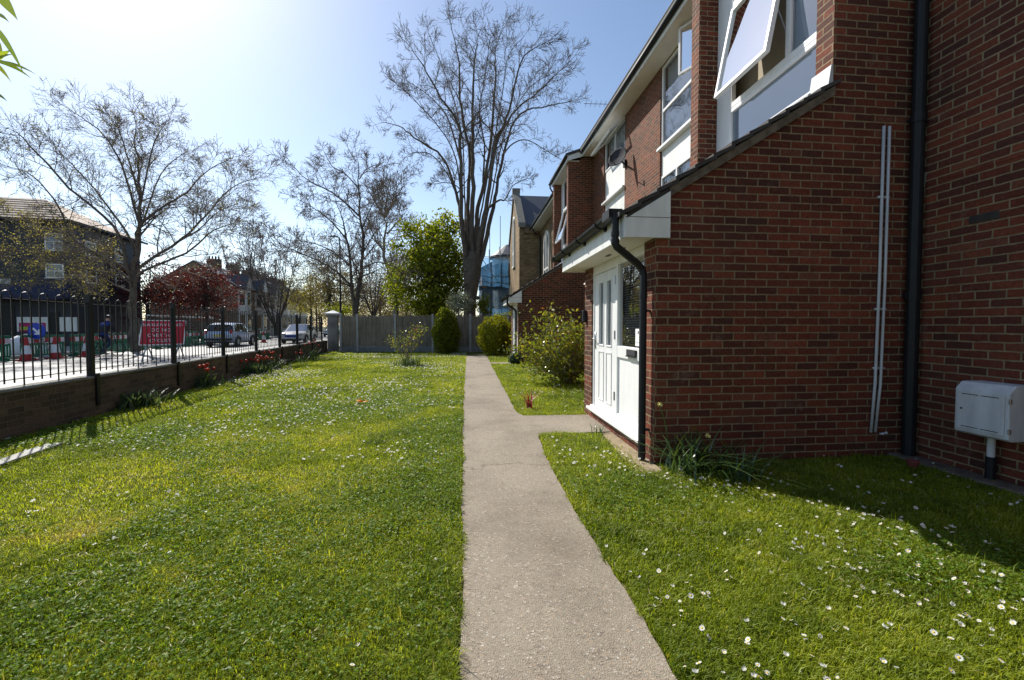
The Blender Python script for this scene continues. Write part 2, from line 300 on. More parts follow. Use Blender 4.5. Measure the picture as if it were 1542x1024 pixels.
# ------------------------------------------------------------------ mesh building
class MB:
    def __init__(s): s.v = []; s.f = []; s.m = []
    def add(s, vs, fs, m=0):
        b = len(s.v); s.v += [tuple(x) for x in vs]
        for f in fs: s.f.append(tuple(b + i for i in f)); s.m.append(m)
        return s
    def box(s, x0, x1, y0, y1, z0, z1, m=0):
        x0, x1 = min(x0, x1), max(x0, x1); y0, y1 = min(y0, y1), max(y0, y1); z0, z1 = min(z0, z1), max(z0, z1)
        return s.add([(x0, y0, z0), (x1, y0, z0), (x1, y1, z0), (x0, y1, z0), (x0, y0, z1), (x1, y0, z1), (x1, y1, z1), (x0, y1, z1)],
                     [(0, 3, 2, 1), (4, 5, 6, 7), (0, 1, 5, 4), (1, 2, 6, 5), (2, 3, 7, 6), (3, 0, 4, 7)], m)
    def obox(s, c, a, b, d, m=0):
        c, a, b, d = Vector(c), Vector(a), Vector(b), Vector(d)
        vs = [c + a * i + b * j + d * k for k in (-1, 1) for i, j in ((-1, -1), (1, -1), (1, 1), (-1, 1))]
        return s.add(vs, [(0, 3, 2, 1), (4, 5, 6, 7), (0, 1, 5, 4), (1, 2, 6, 5), (2, 3, 7, 6), (3, 0, 4, 7)], m)
    def prism(s, poly, a0, a1, axis, m=0):
        def P(u, w, a): return {'y': (u, a, w), 'x': (a, u, w), 'z': (u, w, a)}[axis]
        n = len(poly); vs = [P(u, w, a0) for u, w in poly] + [P(u, w, a1) for u, w in poly]
        fs = [tuple(range(n)), tuple(range(2 * n - 1, n - 1, -1))] + [(i, (i + 1) % n, n + (i + 1) % n, n + i) for i in range(n)]
        return s.add(vs, fs, m)
    def bar(s, p, q, w, h=None, m=0):
        p, q = Vector(p), Vector(q); d = q - p; L = d.length
        if L < 1e-6: return s
        d /= L; up = Vector((0, 0, 1)) if abs(d.z) < .95 else Vector((1, 0, 0))
        a = d.cross(up).normalized(); b = a.cross(d)
        return s.obox((p + q) / 2, d * L / 2, a * w / 2, b * (h or w) / 2, m)
    def tube(s, pts, rs, n=8, m=0, cap=True):
        pts = [Vector(p) for p in pts]
        if not hasattr(rs, "__len__"): rs = [rs] * len(pts)
        a = None; base = len(s.v)
        for i, p in enumerate(pts):
            d = (pts[min(i + 1, len(pts) - 1)] - pts[max(i - 1, 0)])
            if d.length < 1e-9: d = Vector((0, 0, 1))
            d.normalize()
            if a is None:
                a = d.cross(Vector((0, 0, 1)) if abs(d.z) < .9 else Vector((1, 0, 0))).normalized()
            else:
                a = a - d * a.dot(d)
                a = a.normalized() if a.length > 1e-6 else d.orthogonal().normalized()
            b = d.cross(a)
            for k in range(n):
                t = 2 * math.pi * k / n
                q = p + a * (math.cos(t) * rs[i]) + b * (math.sin(t) * rs[i]); s.v.append((q.x, q.y, q.z))
        for i in range(len(pts) - 1):
            for k in range(n):
                s.f.append((base + i * n + k, base + i * n + (k + 1) % n, base + (i + 1) * n + (k + 1) % n, base + (i + 1) * n + k)); s.m.append(m)
        if cap:
            s.f.append(tuple(base + k for k in reversed(range(n)))); s.m.append(m)
            e = base + (len(pts) - 1) * n; s.f.append(tuple(e + k for k in range(n))); s.m.append(m)
        return s
    def lathe(s, prof, c=(0, 0, 0), n=16, m=0, axis='z'):
        base = len(s.v)
        for r, z in prof:
            for k in range(n):
                t = 2 * math.pi * k / n; x, y = r * math.cos(t), r * math.sin(t)
                q = {'z': (x, y, z), 'y': (x, z, y), 'x': (z, x, y)}[axis]
                s.v.append((c[0] + q[0], c[1] + q[1], c[2] + q[2]))
        for i in range(len(prof) - 1):
            for k in range(n):
                s.f.append((base + i * n + k, base + i * n + (k + 1) % n, base + (i + 1) * n + (k + 1) % n, base + (i + 1) * n + k)); s.m.append(m)
        s.f.append(tuple(base + k for k in reversed(range(n)))); s.m.append(m)
        e = base + (len(prof) - 1) * n; s.f.append(tuple(e + k for k in range(n))); s.m.append(m)
        return s
    def build(s, name, mats, parent=None, world=True, smooth=False, bevel=0, recalc=True):
        if not isinstance(mats, (list, tuple)): mats = [mats]
        off = Vector((0, 0, 0))
        if parent is not None and world:
            p = parent
            while p is not None: off += p.location; p = p.parent
        vs = [(x - off.x, y - off.y, z - off.z) for x, y, z in s.v]
        me = bpy.data.meshes.new(name); me.from_pydata(vs, [], s.f)
        for mm in mats: me.materials.append(mm)
        if len(mats) > 1: me.polygons.foreach_set("material_index", s.m)
        if recalc:
            bm = bmesh.new(); bm.from_mesh(me); bmesh.ops.recalc_face_normals(bm, faces=bm.faces); bm.to_mesh(me); bm.free()
        if smooth: me.polygons.foreach_set("use_smooth", [True] * len(me.polygons))
        me.update()
        o = bpy.data.objects.new(name, me); COL.objects.link(o)
        if parent is not None: o.parent = parent
        if bevel:
            b = o.modifiers.new("bevel", 'BEVEL'); b.width = bevel; b.segments = 2; b.limit_method = 'ANGLE'
        return o
def np_mesh(name, V, F, mats, parent=None, tint=None, tdom='POINT', world=True, smooth=False, midx=None):
    V = np.asarray(V, dtype=np.float32); F = np.asarray(F, dtype=np.int32)
    if parent is not None and world:
        off = Vector((0, 0, 0)); p = parent
        while p is not None: off += p.location; p = p.parent
        V = V - np.array(off, dtype=np.float32)
    me = bpy.data.meshes.new(name); k = F.shape[1]
    me.vertices.add(len(V)); me.vertices.foreach_set("co", V.ravel())
    me.loops.add(F.size); me.loops.foreach_set("vertex_index", F.ravel())
    me.polygons.add(len(F)); me.polygons.foreach_set("loop_start", np.arange(0, F.size, k, dtype=np.int32))
    if not isinstance(mats, (list, tuple)): mats = [mats]
    for mm in mats: me.materials.append(mm)
    if midx is not None: me.polygons.foreach_set("material_index", midx)
    if tint is not None:
        a = me.attributes.new("tint", 'FLOAT', tdom); a.data.foreach_set("value", np.asarray(tint, dtype=np.float32))
    if smooth: me.polygons.foreach_set("use_smooth", np.ones(len(F), dtype=bool))
    me.update(calc_edges=True); me.validate()
    o = bpy.data.objects.new(name, me); COL.objects.link(o)
    if parent is not None: o.parent = parent
    return o
def tag(o, label=None, cat=None, group=None, kind=None):
    if label: o["label"] = label
    if cat: o["category"] = cat
    if group: o["group"] = group
    if kind: o["kind"] = kind
    return o
def thing(name, label, cat, loc=(0, 0, 0), rz=0.0, group=None):
    o = bpy.data.objects.new(name, None); COL.objects.link(o); o.empty_display_size = .1
    o.location = loc; o.rotation_euler = (0, 0, rz); return tag(o, label, cat, group)
def dup(root, loc, rz=None, label=None, group=None):
    r = root.copy(); COL.objects.link(r); r.location = loc
    if rz is not None: r.rotation_euler = (0, 0, rz)
    if label: r["label"] = label
    if group: r["group"] = group
    for ch in list(root.children):
        c = ch.copy(); COL.objects.link(c); c.parent = r
        for g in list(ch.children):
            d = g.copy(); COL.objects.link(d); d.parent = c
    return r
def leaf_cloud(name, C, size, matl, parent=None, flat=0.0, asp=.55, tint=None, world=True, bias=None, fold=.0):
    """diamond leaves centred on C (n,3); flat pulls the normals upwards"""
    C = np.asarray(C, dtype=np.float64); n = len(C)
    nrm = nr.normal(size=(n, 3)); nrm[:, 2] = nrm[:, 2] * (1 - flat) + flat * 2.2
    nrm /= np.linalg.norm(nrm, axis=1)[:, None] + 1e-9
    a = nr.normal(size=(n, 3)); a -= nrm * np.sum(a * nrm, axis=1)[:, None]; a /= np.linalg.norm(a, axis=1)[:, None] + 1e-9
    b = np.cross(nrm, a)
    s = (np.asarray(size) if hasattr(size, "__len__") else np.full(n, size)) * nr.uniform(.65, 1.35, n)
    s = s[:, None]
    V = np.stack([C - a * s * .5, C + b * s * .5 * asp + a * s * .06 + nrm * s * fold, C + a * s * .5, C - b * s * .5 * asp + a * s * .06 + nrm * s * fold], axis=1).reshape(-1, 3)
    F = np.arange(n * 4, dtype=np.int32).reshape(-1, 4)
    if tint is None: tint = np.clip(nr.normal(.5, .22, n), 0, 1)
    return np_mesh(name, V, F, matl, parent, tint, 'FACE', world)

# ------------------------------------------------------------------ world and sun
AZ, EL = R(38.5), R(43)
SUN = Vector((-math.sin(AZ) * math.cos(EL), math.cos(AZ) * math.cos(EL), math.sin(EL)))
w = bpy.data.worlds.new("World"); scene.world = w; w.use_nodes = True
nt = w.node_tree; bg = nt.nodes["Background"]
sky = nt.nodes.new("ShaderNodeTexSky"); sky.sky_type = 'NISHITA'; sky.sun_disc = False
sky.sun_elevation = EL; sky.sun_rotation = -AZ; sky.air_density = 1.0; sky.dust_density = .5; sky.ozone_density = .9; sky.altitude = 0
nt.links.new(sky.outputs[0], bg.inputs[0]); bg.inputs[1].default_value = .118
ld = bpy.data.lights.new("sun", 'SUN'); lo = bpy.data.objects.new("sun", ld); COL.objects.link(lo)
ld.energy = 5.0; ld.angle = R(.53); ld.color = (1, .955, .87)
lo.rotation_euler = SUN.to_track_quat('Z', 'Y').to_euler(); lo.location = SUN * 60
vs = scene.view_settings; vs.view_transform = 'Standard'; vs.look = 'None'; vs.exposure = 0.5; vs.gamma = 1.0
scene.cycles.max_bounces = 8; scene.cycles.transparent_max_bounces = 24
try: scene.cycles.use_denoising = True
except Exception: pass
# ------------------------------------------------------------------ the terrace of brick houses
XM, XB, XW, XP = 4.52, 3.58, 3.88, 1.79
def rz(x): return 2.45 + .62 * (x - 1.48)
def window(root, X, ya, yb, za, zb, ym=(), zm=(), fr=.055, dp=.07, back=None, skip=None, name='window'):
    """white framed window facing -X; ym, zm: mullion and transom centres"""
    f = MB()
    f.box(X, X + dp, ya, ya + fr, za, zb); f.box(X, X + dp, yb - fr, yb, za, zb)
    f.box(X + .001, X + dp - .001, ya + fr, yb - fr, za, za + fr); f.box(X + .001, X + dp - .001, ya + fr, yb - fr, zb - fr, zb)
    for y in ym: f.box(X + .002, X + dp - .002, y - fr * .55, y + fr * .55, za + fr, zb - fr)
    for z in zm: f.box(X + .004, X + dp - .004, ya + fr, yb - fr, z - fr * .55, z + fr * .55)
    o = f.build(name, MT['white'], root, bevel=.006)
    ys = [ya + fr] + sorted(ym) + [yb - fr]; zs = [za + fr] + sorted(zm) + [zb - fr]
    p = MB()
    for i in range(len(ys) - 1):
        for j in range(len(zs) - 1):
            if skip == (i, j): continue
            p.add([(X + .035, ys[i], zs[j]), (X + .035, ys[i + 1], zs[j]), (X + .035, ys[i + 1], zs[j + 1]), (X + .035, ys[i], zs[j + 1])], [(3, 2, 1, 0)])
    p.build('pane', MT['glass'], o, recalc=False)
    if back:
        c = MB(); n = 28
        for i in range(n):
            a, b = ya + fr + (yb - ya - 2 * fr) * i / n, ya + fr + (yb - ya - 2 * fr) * (i + 1) / n
            wv = (lambda y: .018 * math.sin(y * 42) + .012 * math.sin(y * 71)) if back == 'curtain' else (lambda y: 0)
            c.add([(X + .14 + wv(a), a, za), (X + .14 + wv(b), b, za), (X + .14 + wv(b), b, zb), (X + .14 + wv(a), a, zb)], [(0, 1, 2, 3)])
        c.build(back, MT[back], o, smooth=True, recalc=False)
    return o
def sash(root, X, ya, yb, ztop, h, ang, fr=.055, name='open_sash', back=True):
    """top hung sash swung outwards by ang degrees"""
    v = Vector((-math.sin(R(ang)), 0, -math.cos(R(ang)))); nn = Vector((-math.cos(R(ang)), 0, math.sin(R(ang))))
    o0 = Vector((X, 0, ztop)); f = MB(); y = Vector((0, 1, 0))
    def P(yy, d): return o0 + y * yy + v * d
    for yy in (ya + fr / 2, yb - fr / 2): f.obox(P(yy, h / 2), y * fr / 2, v * h / 2, nn * .03)
    for d in (fr / 2, h - fr / 2): f.obox(P((ya + yb) / 2, d), y * ((yb - ya) / 2 - fr), v * fr / 2, nn * .029)
    o = f.build(name, MT['white'], root, bevel=.006)
    p = MB(); p.add([P(ya + fr, fr), P(yb - fr, fr), P(yb - fr, h - fr), P(ya + fr, h - fr)], [(3, 2, 1, 0)])
    p.build('pane', MT['glass'], o, recalc=False)
    if back:
        c = MB(); c.add([P(ya + fr, fr) - nn * .022, P(yb - fr, fr) - nn * .022, P(yb - fr, h - fr) - nn * .022, P(ya + fr, h - fr) - nn * .022], [(0, 1, 2, 3)])
        c.build('blind', MT['curtain'], o, recalc=False)
    for yy in (ya + .02, yb - .02): s = MB(); s.bar(P(yy, h * .55), o0 + y * yy + Vector((.01, 0, -h * .8)), .012); s.build('stay', MT['hinge'], o)
    return o
def terrace_house(y0, label, near=False, short=False):
    root = thing("terrace_house", label, "house", (4.52, y0 + 5.6, 0), 0, "brick houses of the terrace")
    ya0, ya1, yb0, yb1, ye = y0 + 4.0, y0 + 5.85, y0 + 8.13, y0 + 10.01, y0 + (2.76 if short else 11.2)
    w = MB()
    w.prism([(XP, 0), (4.74, 0), (4.74, 7.45), (XB, 7.22), (XB, rz(XB) - .1), (XP, rz(XP) - .1)], y0, y0 + .215, 'y')
    w.prism([(XP, 0), (XB, 0), (XB, rz(XB) - .1), (XP, rz(XP) - .1)], y0 + 2.275, y0 + 2.49, 'y')
    w.prism([(XB, 0), (4.74, 0), (4.74, 7.45), (XB, 7.22)], y0 + 2.491, y0 + 2.71, 'y')
    w.box(XP, 2.0, y0 + .215, y0 + .28, 0, 2.19); w.box(XP, 2.0, y0 + 2.13, y0 + 2.275, 0, 2.19)
    w.box(XP, 2.0, y0 + .28, y0 + 2.13, 0, .13)
    w.box(XW + .02, 4.1, y0 + .215, y0 + 2.491, 0, 3.85)
    if not short:
        for a, b in ((y0 + 2.71, ya0), (ya1, yb0), (yb1, ye)): w.box(XM, 4.74, a, b, 0, 7.42)
        w.box(XM, 4.74, ya0, ya1, 0, 2.9); w.box(XM, 4.74, yb0, yb1, 0, 3.25)
        w.box(XM - .006, XM + .02, yb1 + .002, ye - .002, 2.735, 7.41)
    else: w.box(4.741, 12, y0 + 2.49, y0 + 2.71, 0, 7.42)
    w.build('wall', MT['brick'], root)
    r = MB()                                                       # dim rooms behind the windows
    r.box(7.2, 7.3, y0, ye, 0, 7.4); r.box(4.75, 7.2, y0, ye, 2.5, 2.6); r.box(4.75, 7.2, y0, ye, 5.0, 5.1); r.box(4.1, 7.2, y0 + .22, ye, 7.42, 7.48)
    r.box(4.75, 7.2, ye - .1, ye - .02, 0, 7.4); r.box(4.75, 7.2, y0 + .02, y0 + .1, 0, 7.4); r.box(4.75, 7.2, y0 + (1.5 if short else 7), y0 + (1.6 if short else 7.1), 0, 7.4); r.box(XW + .22, XW + .24, y0 + 1.02, y0 + 2.46, 4.5, 7.2); r.box(XW + .08, 4.745, y0 + 2.47, y0 + 2.489, 3.9, 7.2)
    r.box(2.9, 3.0, y0 + .215, y0 + 2.275, 0, 2.7)
    r.build('room', MT['room'], root)
    m = MB()                                                       # main roof, over the block it runs lower
    m.prism([(3.98, 7.56), (8.6, 9.24), (13.2, 7.56), (13.2, 7.64), (8.6, 9.33), (3.98, 7.65)], y0 - .13, ye, 'y')
    for k in range(12): m.box(3.98 + .38 * k, 4.02 + .38 * k, y0 - .12, ye - .01, 7.62 + .138 * k, 7.672 + .138 * k)
    m.prism([(3.46, 7.36), (3.979, 7.555), (3.979, 7.65), (3.46, 7.46)], y0 - .13, y0 + 2.85, 'y')
    m.build('roof', MT['tile'], root)
    fa = MB()
    if not short: fa.box(4.07, 4.10, y0 + 2.8, ye - .12, 7.395, 7.56)
    fa.box(3.53, 3.56, y0 - .07, y0 + 2.8, 7.215, 7.38)
    fa.prism([(3.53, 7.213), (4.10, 7.395), (4.10, 7.60), (3.53, 7.385)], y0 - .10, y0 - .072, 'y')
    fa.prism([(3.53, 7.213), (4.10, 7.395), (4.10, 7.60), (3.53, 7.385)], y0 + 2.80, y0 + 2.83, 'y')
    fa.build('fascia', MT['white_old'], root, bevel=.004)
    so = MB()
    if not short: so.box(4.10, XM, y0 + 2.71, ye - .1, 7.40, 7.415)
    so.box(3.56, XW + .1, y0 - .07, y0 + 2.8, 7.222, 7.235)
    so.build('soffit', MT['soffit'], root)
    g = MB()
    if not short: g.tube([(4.02, y0 + 2.8, 7.53), (4.02, ye - .12, 7.53)], .058, 10)
    g.tube([(3.48, y0 - .1, 7.36), (3.48, y0 + 2.95, 7.36)], .058, 10)
    g.tube([(3.48, y0 + 2.86, 7.34), (3.48, y0 + 2.86, 7.2), (3.56, y0 + 2.86, 7.06), (3.66, y0 + 2.86, 7.0)], .034, 8)
    g.build('gutter', MT['black'], root, smooth=True)
    # ---- porch roof and its white box eaves
    t = MB(); nC = 12; x0, x1 = 1.40, XB + .02
    for k in range(nC):
        a = x0 + (x1 - x0) * k / nC; b = x0 + (x1 - x0) * (k + 1) / nC + .035
        j = rnd.uniform(-.006, .006)
        t.prism([(a, rz(a) - .035 + j), (b, rz(b) - .06 + j), (b, rz(b) - .025 + j), (a, rz(a) + .008 + j)], y0 - .05 + rnd.uniform(-.012, .008), y0 + 2.62, 'y')
    t.prism([(1.5, rz(1.5) - .1), (XB, rz(XB) - .1), (XB, rz(XB) - .055), (1.5, rz(1.5) - .055)], y0 - .02, y0 + 2.58, 'y')
    t.prism([(XB + .02, rz(XB + .02) - .1), (XW + .03, rz(XW + .03) - .1), (XW + .03, rz(XW + .03)), (XB + .02, rz(XB + .02))], y0 + .217, y0 + 2.488, 'y')
    t.build('porch_roof', MT['tile'], root)
    vg = MB(); vg.prism([(1.9, rz(1.9) - .15), (XB, rz(XB) - .15), (XB, rz(XB) - .062), (1.9, rz(1.9) - .062)], y0 - .035, y0 - .003, 'y')
    vg.build('verge', MT['verge'], root)
    b = MB()
    b.box(1.46, 1.49, y0 - .02, y0 + 2.58, 2.175, rz(1.47) - .055)
    for ys_ in (y0 - .045, y0 + 2.581):
        b.prism([(1.46, 2.175), (1.905, 2.175), (1.905, rz(1.905) - .1), (1.46, rz(1.46) - .1)], ys_, ys_ + .024, 'y')
        b.prism([(1.462, 2.36), (1.903, 2.36), (1.903, 2.366), (1.462, 2.366)], ys_ - .002, ys_, 'y', 1)
    b.build('porch_fascia', [MT['white_old'], MT['verge']], root, bevel=.003)
    s2 = MB(); s2.box(1.49, 1.86, y0 - .02, y0 + 2.58, 2.19, 2.2)
    for yy in (y0 + .55, y0 + 1.0): s2.box(1.66, 1.70, yy, yy + .14, 2.184, 2.19, 1)
    s2.build('porch_soffit', [MT['soffit'], MT['verge']], root)
    gu = MB()
    P = [(1.40 + .06 * math.cos(a), 2.43 + .06 * math.sin(a)) for a in [math.pi + math.pi * k / 8 for k in range(9)]]
    P += [(x * .86 + 1.40 * .14, z * .86 + 2.43 * .14) for x, z in reversed(P)]
    gu.prism(P, y0 + .03, y0 + 2.92, 'y')
    for yy in (y0 + .5, y0 + 1.3, y0 + 2.1, y0 + 2.75):
        gu.tube([(1.40 + .066 * math.cos(a), yy, 2.43 + .066 * math.sin(a)) for a in [math.pi + math.pi * k / 8 for k in range(9)]], .009, 6); gu.box(1.44, 1.462, yy - .03, yy + .03, 2.34, 2.43)
    gu.box(1.33, 1.465, y0 + .03, y0 + .24, 2.37, 2.455)
    gu.build('porch_gutter', MT['black'], root)
    d = MB(); yd = y0 + .05
    d.tube([(1.40, yd, 2.40), (1.40, yd, 2.13), (1.415, yd, 2.10), (1.66, yd + .06, 1.94), (1.70, yd + .07, 1.90), (1.715, yd + .07, 1.84), (1.715, yd + .07, .02)], .036, 12)
    for z in (1.62, 2.2, 2.13): d.tube([(1.715 if z < 2 else 1.40, yd + (.07 if z < 2 else 0), z), (1.715 if z < 2 else 1.40, yd + (.07 if z < 2 else 0), z + .04)], .041, 12)
    d.box(1.70, XP + .02, yd + .06, yd + .10, 1.48, 1.50); d.box(1.70, XP + .02, yd + .06, yd + .10, .3, .32)
    d.build('downpipe', MT['black'], root, smooth=False)
    # ---- door, side light and sill
    sl = MB(); sl.box(1.73, 1.80, y0 + .26, y0 + 2.2, .13, .165); sl.box(1.775, 1.86, y0 + .281, y0 + 2.129, .166, .2)
    sl.build('doorstep_sill', MT['white'], root, bevel=.006)
    ys0, ysm, yd1 = y0 + .28, y0 + 1.15, y0 + 2.13
    f = MB()
    for a, b_ in ((ys0, ys0 + .06), (ysm - .035, ysm + .035), (yd1 - .05, yd1)): f.box(1.81, 1.88, a, b_, .2, 2.19)
    f.box(1.812, 1.878, ys0 + .06, ysm - .035, 2.09, 2.189); f.box(1.812, 1.878, ysm + .035, yd1 - .05, 2.07, 2.189)
    f.box(1.812, 1.878, ys0 + .06, ysm - .035, .96, 1.10); f.box(1.812, 1.878, ys0 + .06, ysm - .035, .2, .27)
    fo = f.build('door_frame', MT['white'], root, bevel=.006)
    pn = MB(); pn.box(1.835, 1.86, ys0 + .06, ysm - .035, .27, .96); pn.build('panel', MT['white'], fo)
    pa = MB(); pa.add([(1.845, ys0 + .06, 1.10), (1.845, ysm - .035, 1.10), (1.845, ysm - .035, 2.09), (1.845, ys0 + .06, 2.09)], [(3, 2, 1, 0)]); pa.build('pane', MT['doorglass'], fo, recalc=False)
    if near:
        vb = MB()
        for k in range(34): vb.obox((1.90, (ys0 + ysm) / 2, 1.12 + .0285 * k), (.012, 0, .006), (0, (ysm - ys0) / 2 - .06, 0), (-.0003, 0, .0008))
        vb.build('slatted_blind', MT['curtain'], fo)
        lb = MB(); lb.box(1.798, 1.812, y0 + .50, y0 + .78, 1.0, 1.075); lb.box(1.794, 1.798, y0 + .52, y0 + .76, 1.012, 1.063, 1); lb.box(1.785, 1.80, y0 + .50, y0 + .78, .993, 1.002)
        lb.build('letterbox', [MT['black'], MT['ink']], fo, bevel=.003)
        no = MB(); no.box(1.842, 1.8435, y0 + .47, y0 + .62, 1.12, 1.31); no.box(1.8408, 1.842, y0 + .53, y0 + .555, 1.255, 1.285, 1); no.box(1.8408, 1.842, y0 + .49, y0 + .60, 1.16, 1.163, 1)
        no.build('notice', [MT['paper'], MT['ink']], fo)
    do = MB(); da, db = ysm + .04, yd1 - .055; dw = db - da
    ga, gb = (da + dw * .20, da + dw * .40), (da + dw * .56, da + dw * .76)
    X0, X1 = 1.825, 1.87
    for a, b_ in ((da, ga[0]), (ga[1], gb[0]), (gb[1], db)): do.box(X0, X1, a, b_, .205, 2.065)
    for q in (ga, gb):
        do.box(X0, X1, q[0], q[1], .205, 1.09); do.box(X0, X1, q[0], q[1], 1.93, 2.065)
        for (za, zb) in ((.34, .98), (1.09, 1.93)):
            k = .022
            for yy in (q[0] - k, q[1]): do.box(X0 - .009, X0, yy, yy + k, za - k, zb + k)
            for zz in (za - k, zb): do.box(X0 - .0088, X0, q[0], q[1], zz, zz + k)
    doo = do.build('door', MT['white'], root, bevel=.004)
    for q in (ga, gb):
        gg = MB(); gg.add([(X0 + .02, q[0], 1.09), (X0 + .02, q[1], 1.09), (X0 + .02, q[1], 1.93), (X0 + .02, q[0], 1.93)], [(3, 2, 1, 0)]); gg.build('pane', MT['glass'], doo, recalc=False)
        gm = MB(); gm.box(X0 + .03, X0 + .04, q[0] - .01, q[1] + .01, 1.08, 1.94); gm.build('frosted_backing', MT['blind'], doo)
    hd = MB(); hd.box(X0 - .012, X0, db - .06, db - .03, 1.02, 1.26); hd.tube([(X0 - .01, db - .045, 1.16), (X0 - .05, db - .045, 1.16), (X0 - .052, db - .15, 1.16)], .009, 8); hd.build('handle', MT['hinge'], doo, smooth=True)
    for zz in (.42, 1.18, 1.86):
        hg = MB(); hg.box(X0 - .018, X0, da - .02, da + .02, zz, zz + .10); hg.tube([(X0 - .02, da, zz - .005), (X0 - .02, da, zz + .105)], .009, 8); hg.build('hinge', MT['hinge'], doo)
    # ---- windows of the block over the porch
    zb0 = rz(XW) + .02
    wb = window(root, XW, y0 + .216, y0 + 2.18, 4.56, 7.215, ym=(y0 + 1.0,), zm=(6.05,), fr=.075, back=None, skip=(1, 0) if near else None)
    window(root, XW + .002, y0 + .216, y0 + 2.18, zb0, 4.558, fr=.06)
    ad = MB(); ad.box(XW + .01, XW + .06, y0 + 2.18, y0 + 2.489, zb0 - .05, 7.215); ad.build('side_panel', MT['white'], root)
    bl = MB(); bl.box(XW + .05, XW + .06, y0 + .22, y0 + 2.12, zb0 + .06, 4.50); bl.box(XW + .06, XW + .065, y0 + .30, y0 + .95, 4.65, 7.1)
    if not near: bl.box(XW + .12, XW + .13, y0 + 1.1, y0 + 2.1, 4.65, 7.1)
    bl.build('obscured_panel', MT['obscured'], root)
    lf = MB(); lf.prism([(3.5, rz(3.5) + .004), (XW, rz(XW) + .004), (XW, rz(XW) + .06), (3.5, rz(3.5) + .03)], y0 + .216, y0 + 2.48, 'y')
    lf.prism([(XB - .06, rz(XB) - .06), (XB - .008, rz(XB) - .03), (XB - .008, rz(XB) + .16), (XB - .03, rz(XB) + .15)], y0 - .012, y0 + .23, 'y')
    lf.build('lead_flashing', MT['lead'], root)
    if near: sash(root, XW + .01, y0 + 1.02, y0 + 2.12, 5.98, 1.32, 11)
    else: sash(root, XW + .01, y0 + 1.02, y0 + 2.12, 5.98, 1.32, 14)
    if short: return root
    # ---- windows of the main front
    window(root, XM + .03, ya0, ya1, 5.52, 7.40, zm=(6.37,), back='curtain')
    cs_ = MB(); h0, h1 = Vector((XM + .01, y0 + 3.98, 0)), Vector((XM - .24, y0 + 4.50, 0)); e_ = (h1 - h0); eL = e_.length; e_ = e_ / eL; en = Vector((-e_.y, e_.x, 0))
    for a_, b_, z_a, z_b in ((0, .05, 6.42, 7.36), (eL - .05, eL, 6.42, 7.36), (.05, eL - .05, 6.42, 6.47), (.05, eL - .05, 7.31, 7.36)):
        cs_.obox(h0 + e_ * (a_ + b_) / 2 + Vector((0, 0, (z_a + z_b) / 2)), e_ * (b_ - a_) / 2, en * .028, (0, 0, (z_b - z_a) / 2))
    cs_o = cs_.build('open_sash', MT['white'], root, bevel=.005)
    pp_ = MB(); q0, q1 = h0 + e_ * .05, h0 + e_ * (eL - .05); pp_.add([(q0.x, q0.y, 6.47), (q1.x, q1.y, 6.47), (q1.x, q1.y, 7.31), (q0.x, q0.y, 7.31)], [(0, 1, 2, 3)]); pp_.build('pane', MT['glass'], cs_o, recalc=False)
    si = MB(); si.box(XM - .07, XM + .1, ya0 - .02, ya1 + .04, 5.455, 5.518); si.build('sill', MT['white'], root, bevel=.005)
    pA = MB(); pA.box(XM + .05, XM + .09, ya0, ya1, 4.86, 5.455); pA.build('spandrel_panel', MT['white_old'], root)
    window(root, XM + .03, ya0, ya1, 2.9, 4.858, ym=(y0 + 5.1,), zm=(3.8,), back='curtain')
    window(root, XM + .03, yb0, yb1, 6.42, 7.40, ym=(y0 + 8.13 + .95,), back='curtain')
    aw = sash(root, XM - .0, yb0 + .02, yb1 - .02, 7.38, .62, 48, back=False)
    pB = MB(); pB.box(XM + .05, XM + .09, yb0, yb1, 5.42, 6.419); pB.build('spandrel_panel', MT['white_old'], root)
    sB = MB(); sB.box(XM - .08, XM + .1, yb0 - .03, yb1 + .04, 5.36, 5.418); sB.build('sill', MT['white'], root, bevel=.005)
    pC = MB(); pC.box(XM + .05, XM + .09, yb0, yb1, 4.3, 5.36); pC.build('spandrel_panel', MT['white_old'], root)
    window(root, XM + .03, yb0, yb1, 3.25, 4.298, ym=(y0 + 9.1,), back='curtain')
    return root
houseA = terrace_house(3.92 - 11.2, "brick house at the right edge, behind the white meter box, mostly a plain dark wall")
houseB = terrace_house(3.92, "nearest red brick house with white porch door, black downpipe and wide open upstairs window", True)
houseC = terrace_house(15.12, "farther red brick terrace house whose porch stands behind the big flowering shrub", False, True)
# extras fixed to house B and A
wp_ = MB()
for k, dx in enumerate((0, .062)):
    wp_.tube([(4.125 + dx, 3.897, 3.33), (4.123 + dx, 3.897, 1.8), (4.105 + dx * .95, 3.895, .75), (4.072 + dx * .75, 3.893, .26)], .0135, 8)
    for z in (2.62, 1.5, .9): wp_.box(4.09 + dx, 4.15 + dx, 3.893, 3.919, z, z + .022)
wp_.tube([(4.18, 3.90, .24), (4.18, 3.86, .25)], .012, 8); wp_.tube([(4.21, 3.90, .24), (4.22, 3.86, .26)], .012, 8)
wp_.build('waste_pipe', MT['metergrey'], houseB, smooth=True)
cp = MB(); cp.tube([(4.44, 3.84, 7.3), (4.44, 3.84, .02)], .055, 14)
for z in (6.2, 3.35, 1.6): cp.tube([(4.44, 3.84, z), (4.44, 3.84, z + .09)], .064, 14); cp.box(4.4, 4.48, 3.84, 3.918, z + .03, z + .06)
cp.build('downpipe', MT['black'], houseB, smooth=False)
op = MB(); op.tube([(1.95, 6.40, 2.03), (1.95, 7.0, 2.045)], .018, 8); op.build('overflow_pipe', MT['white'], houseB, smooth=True)
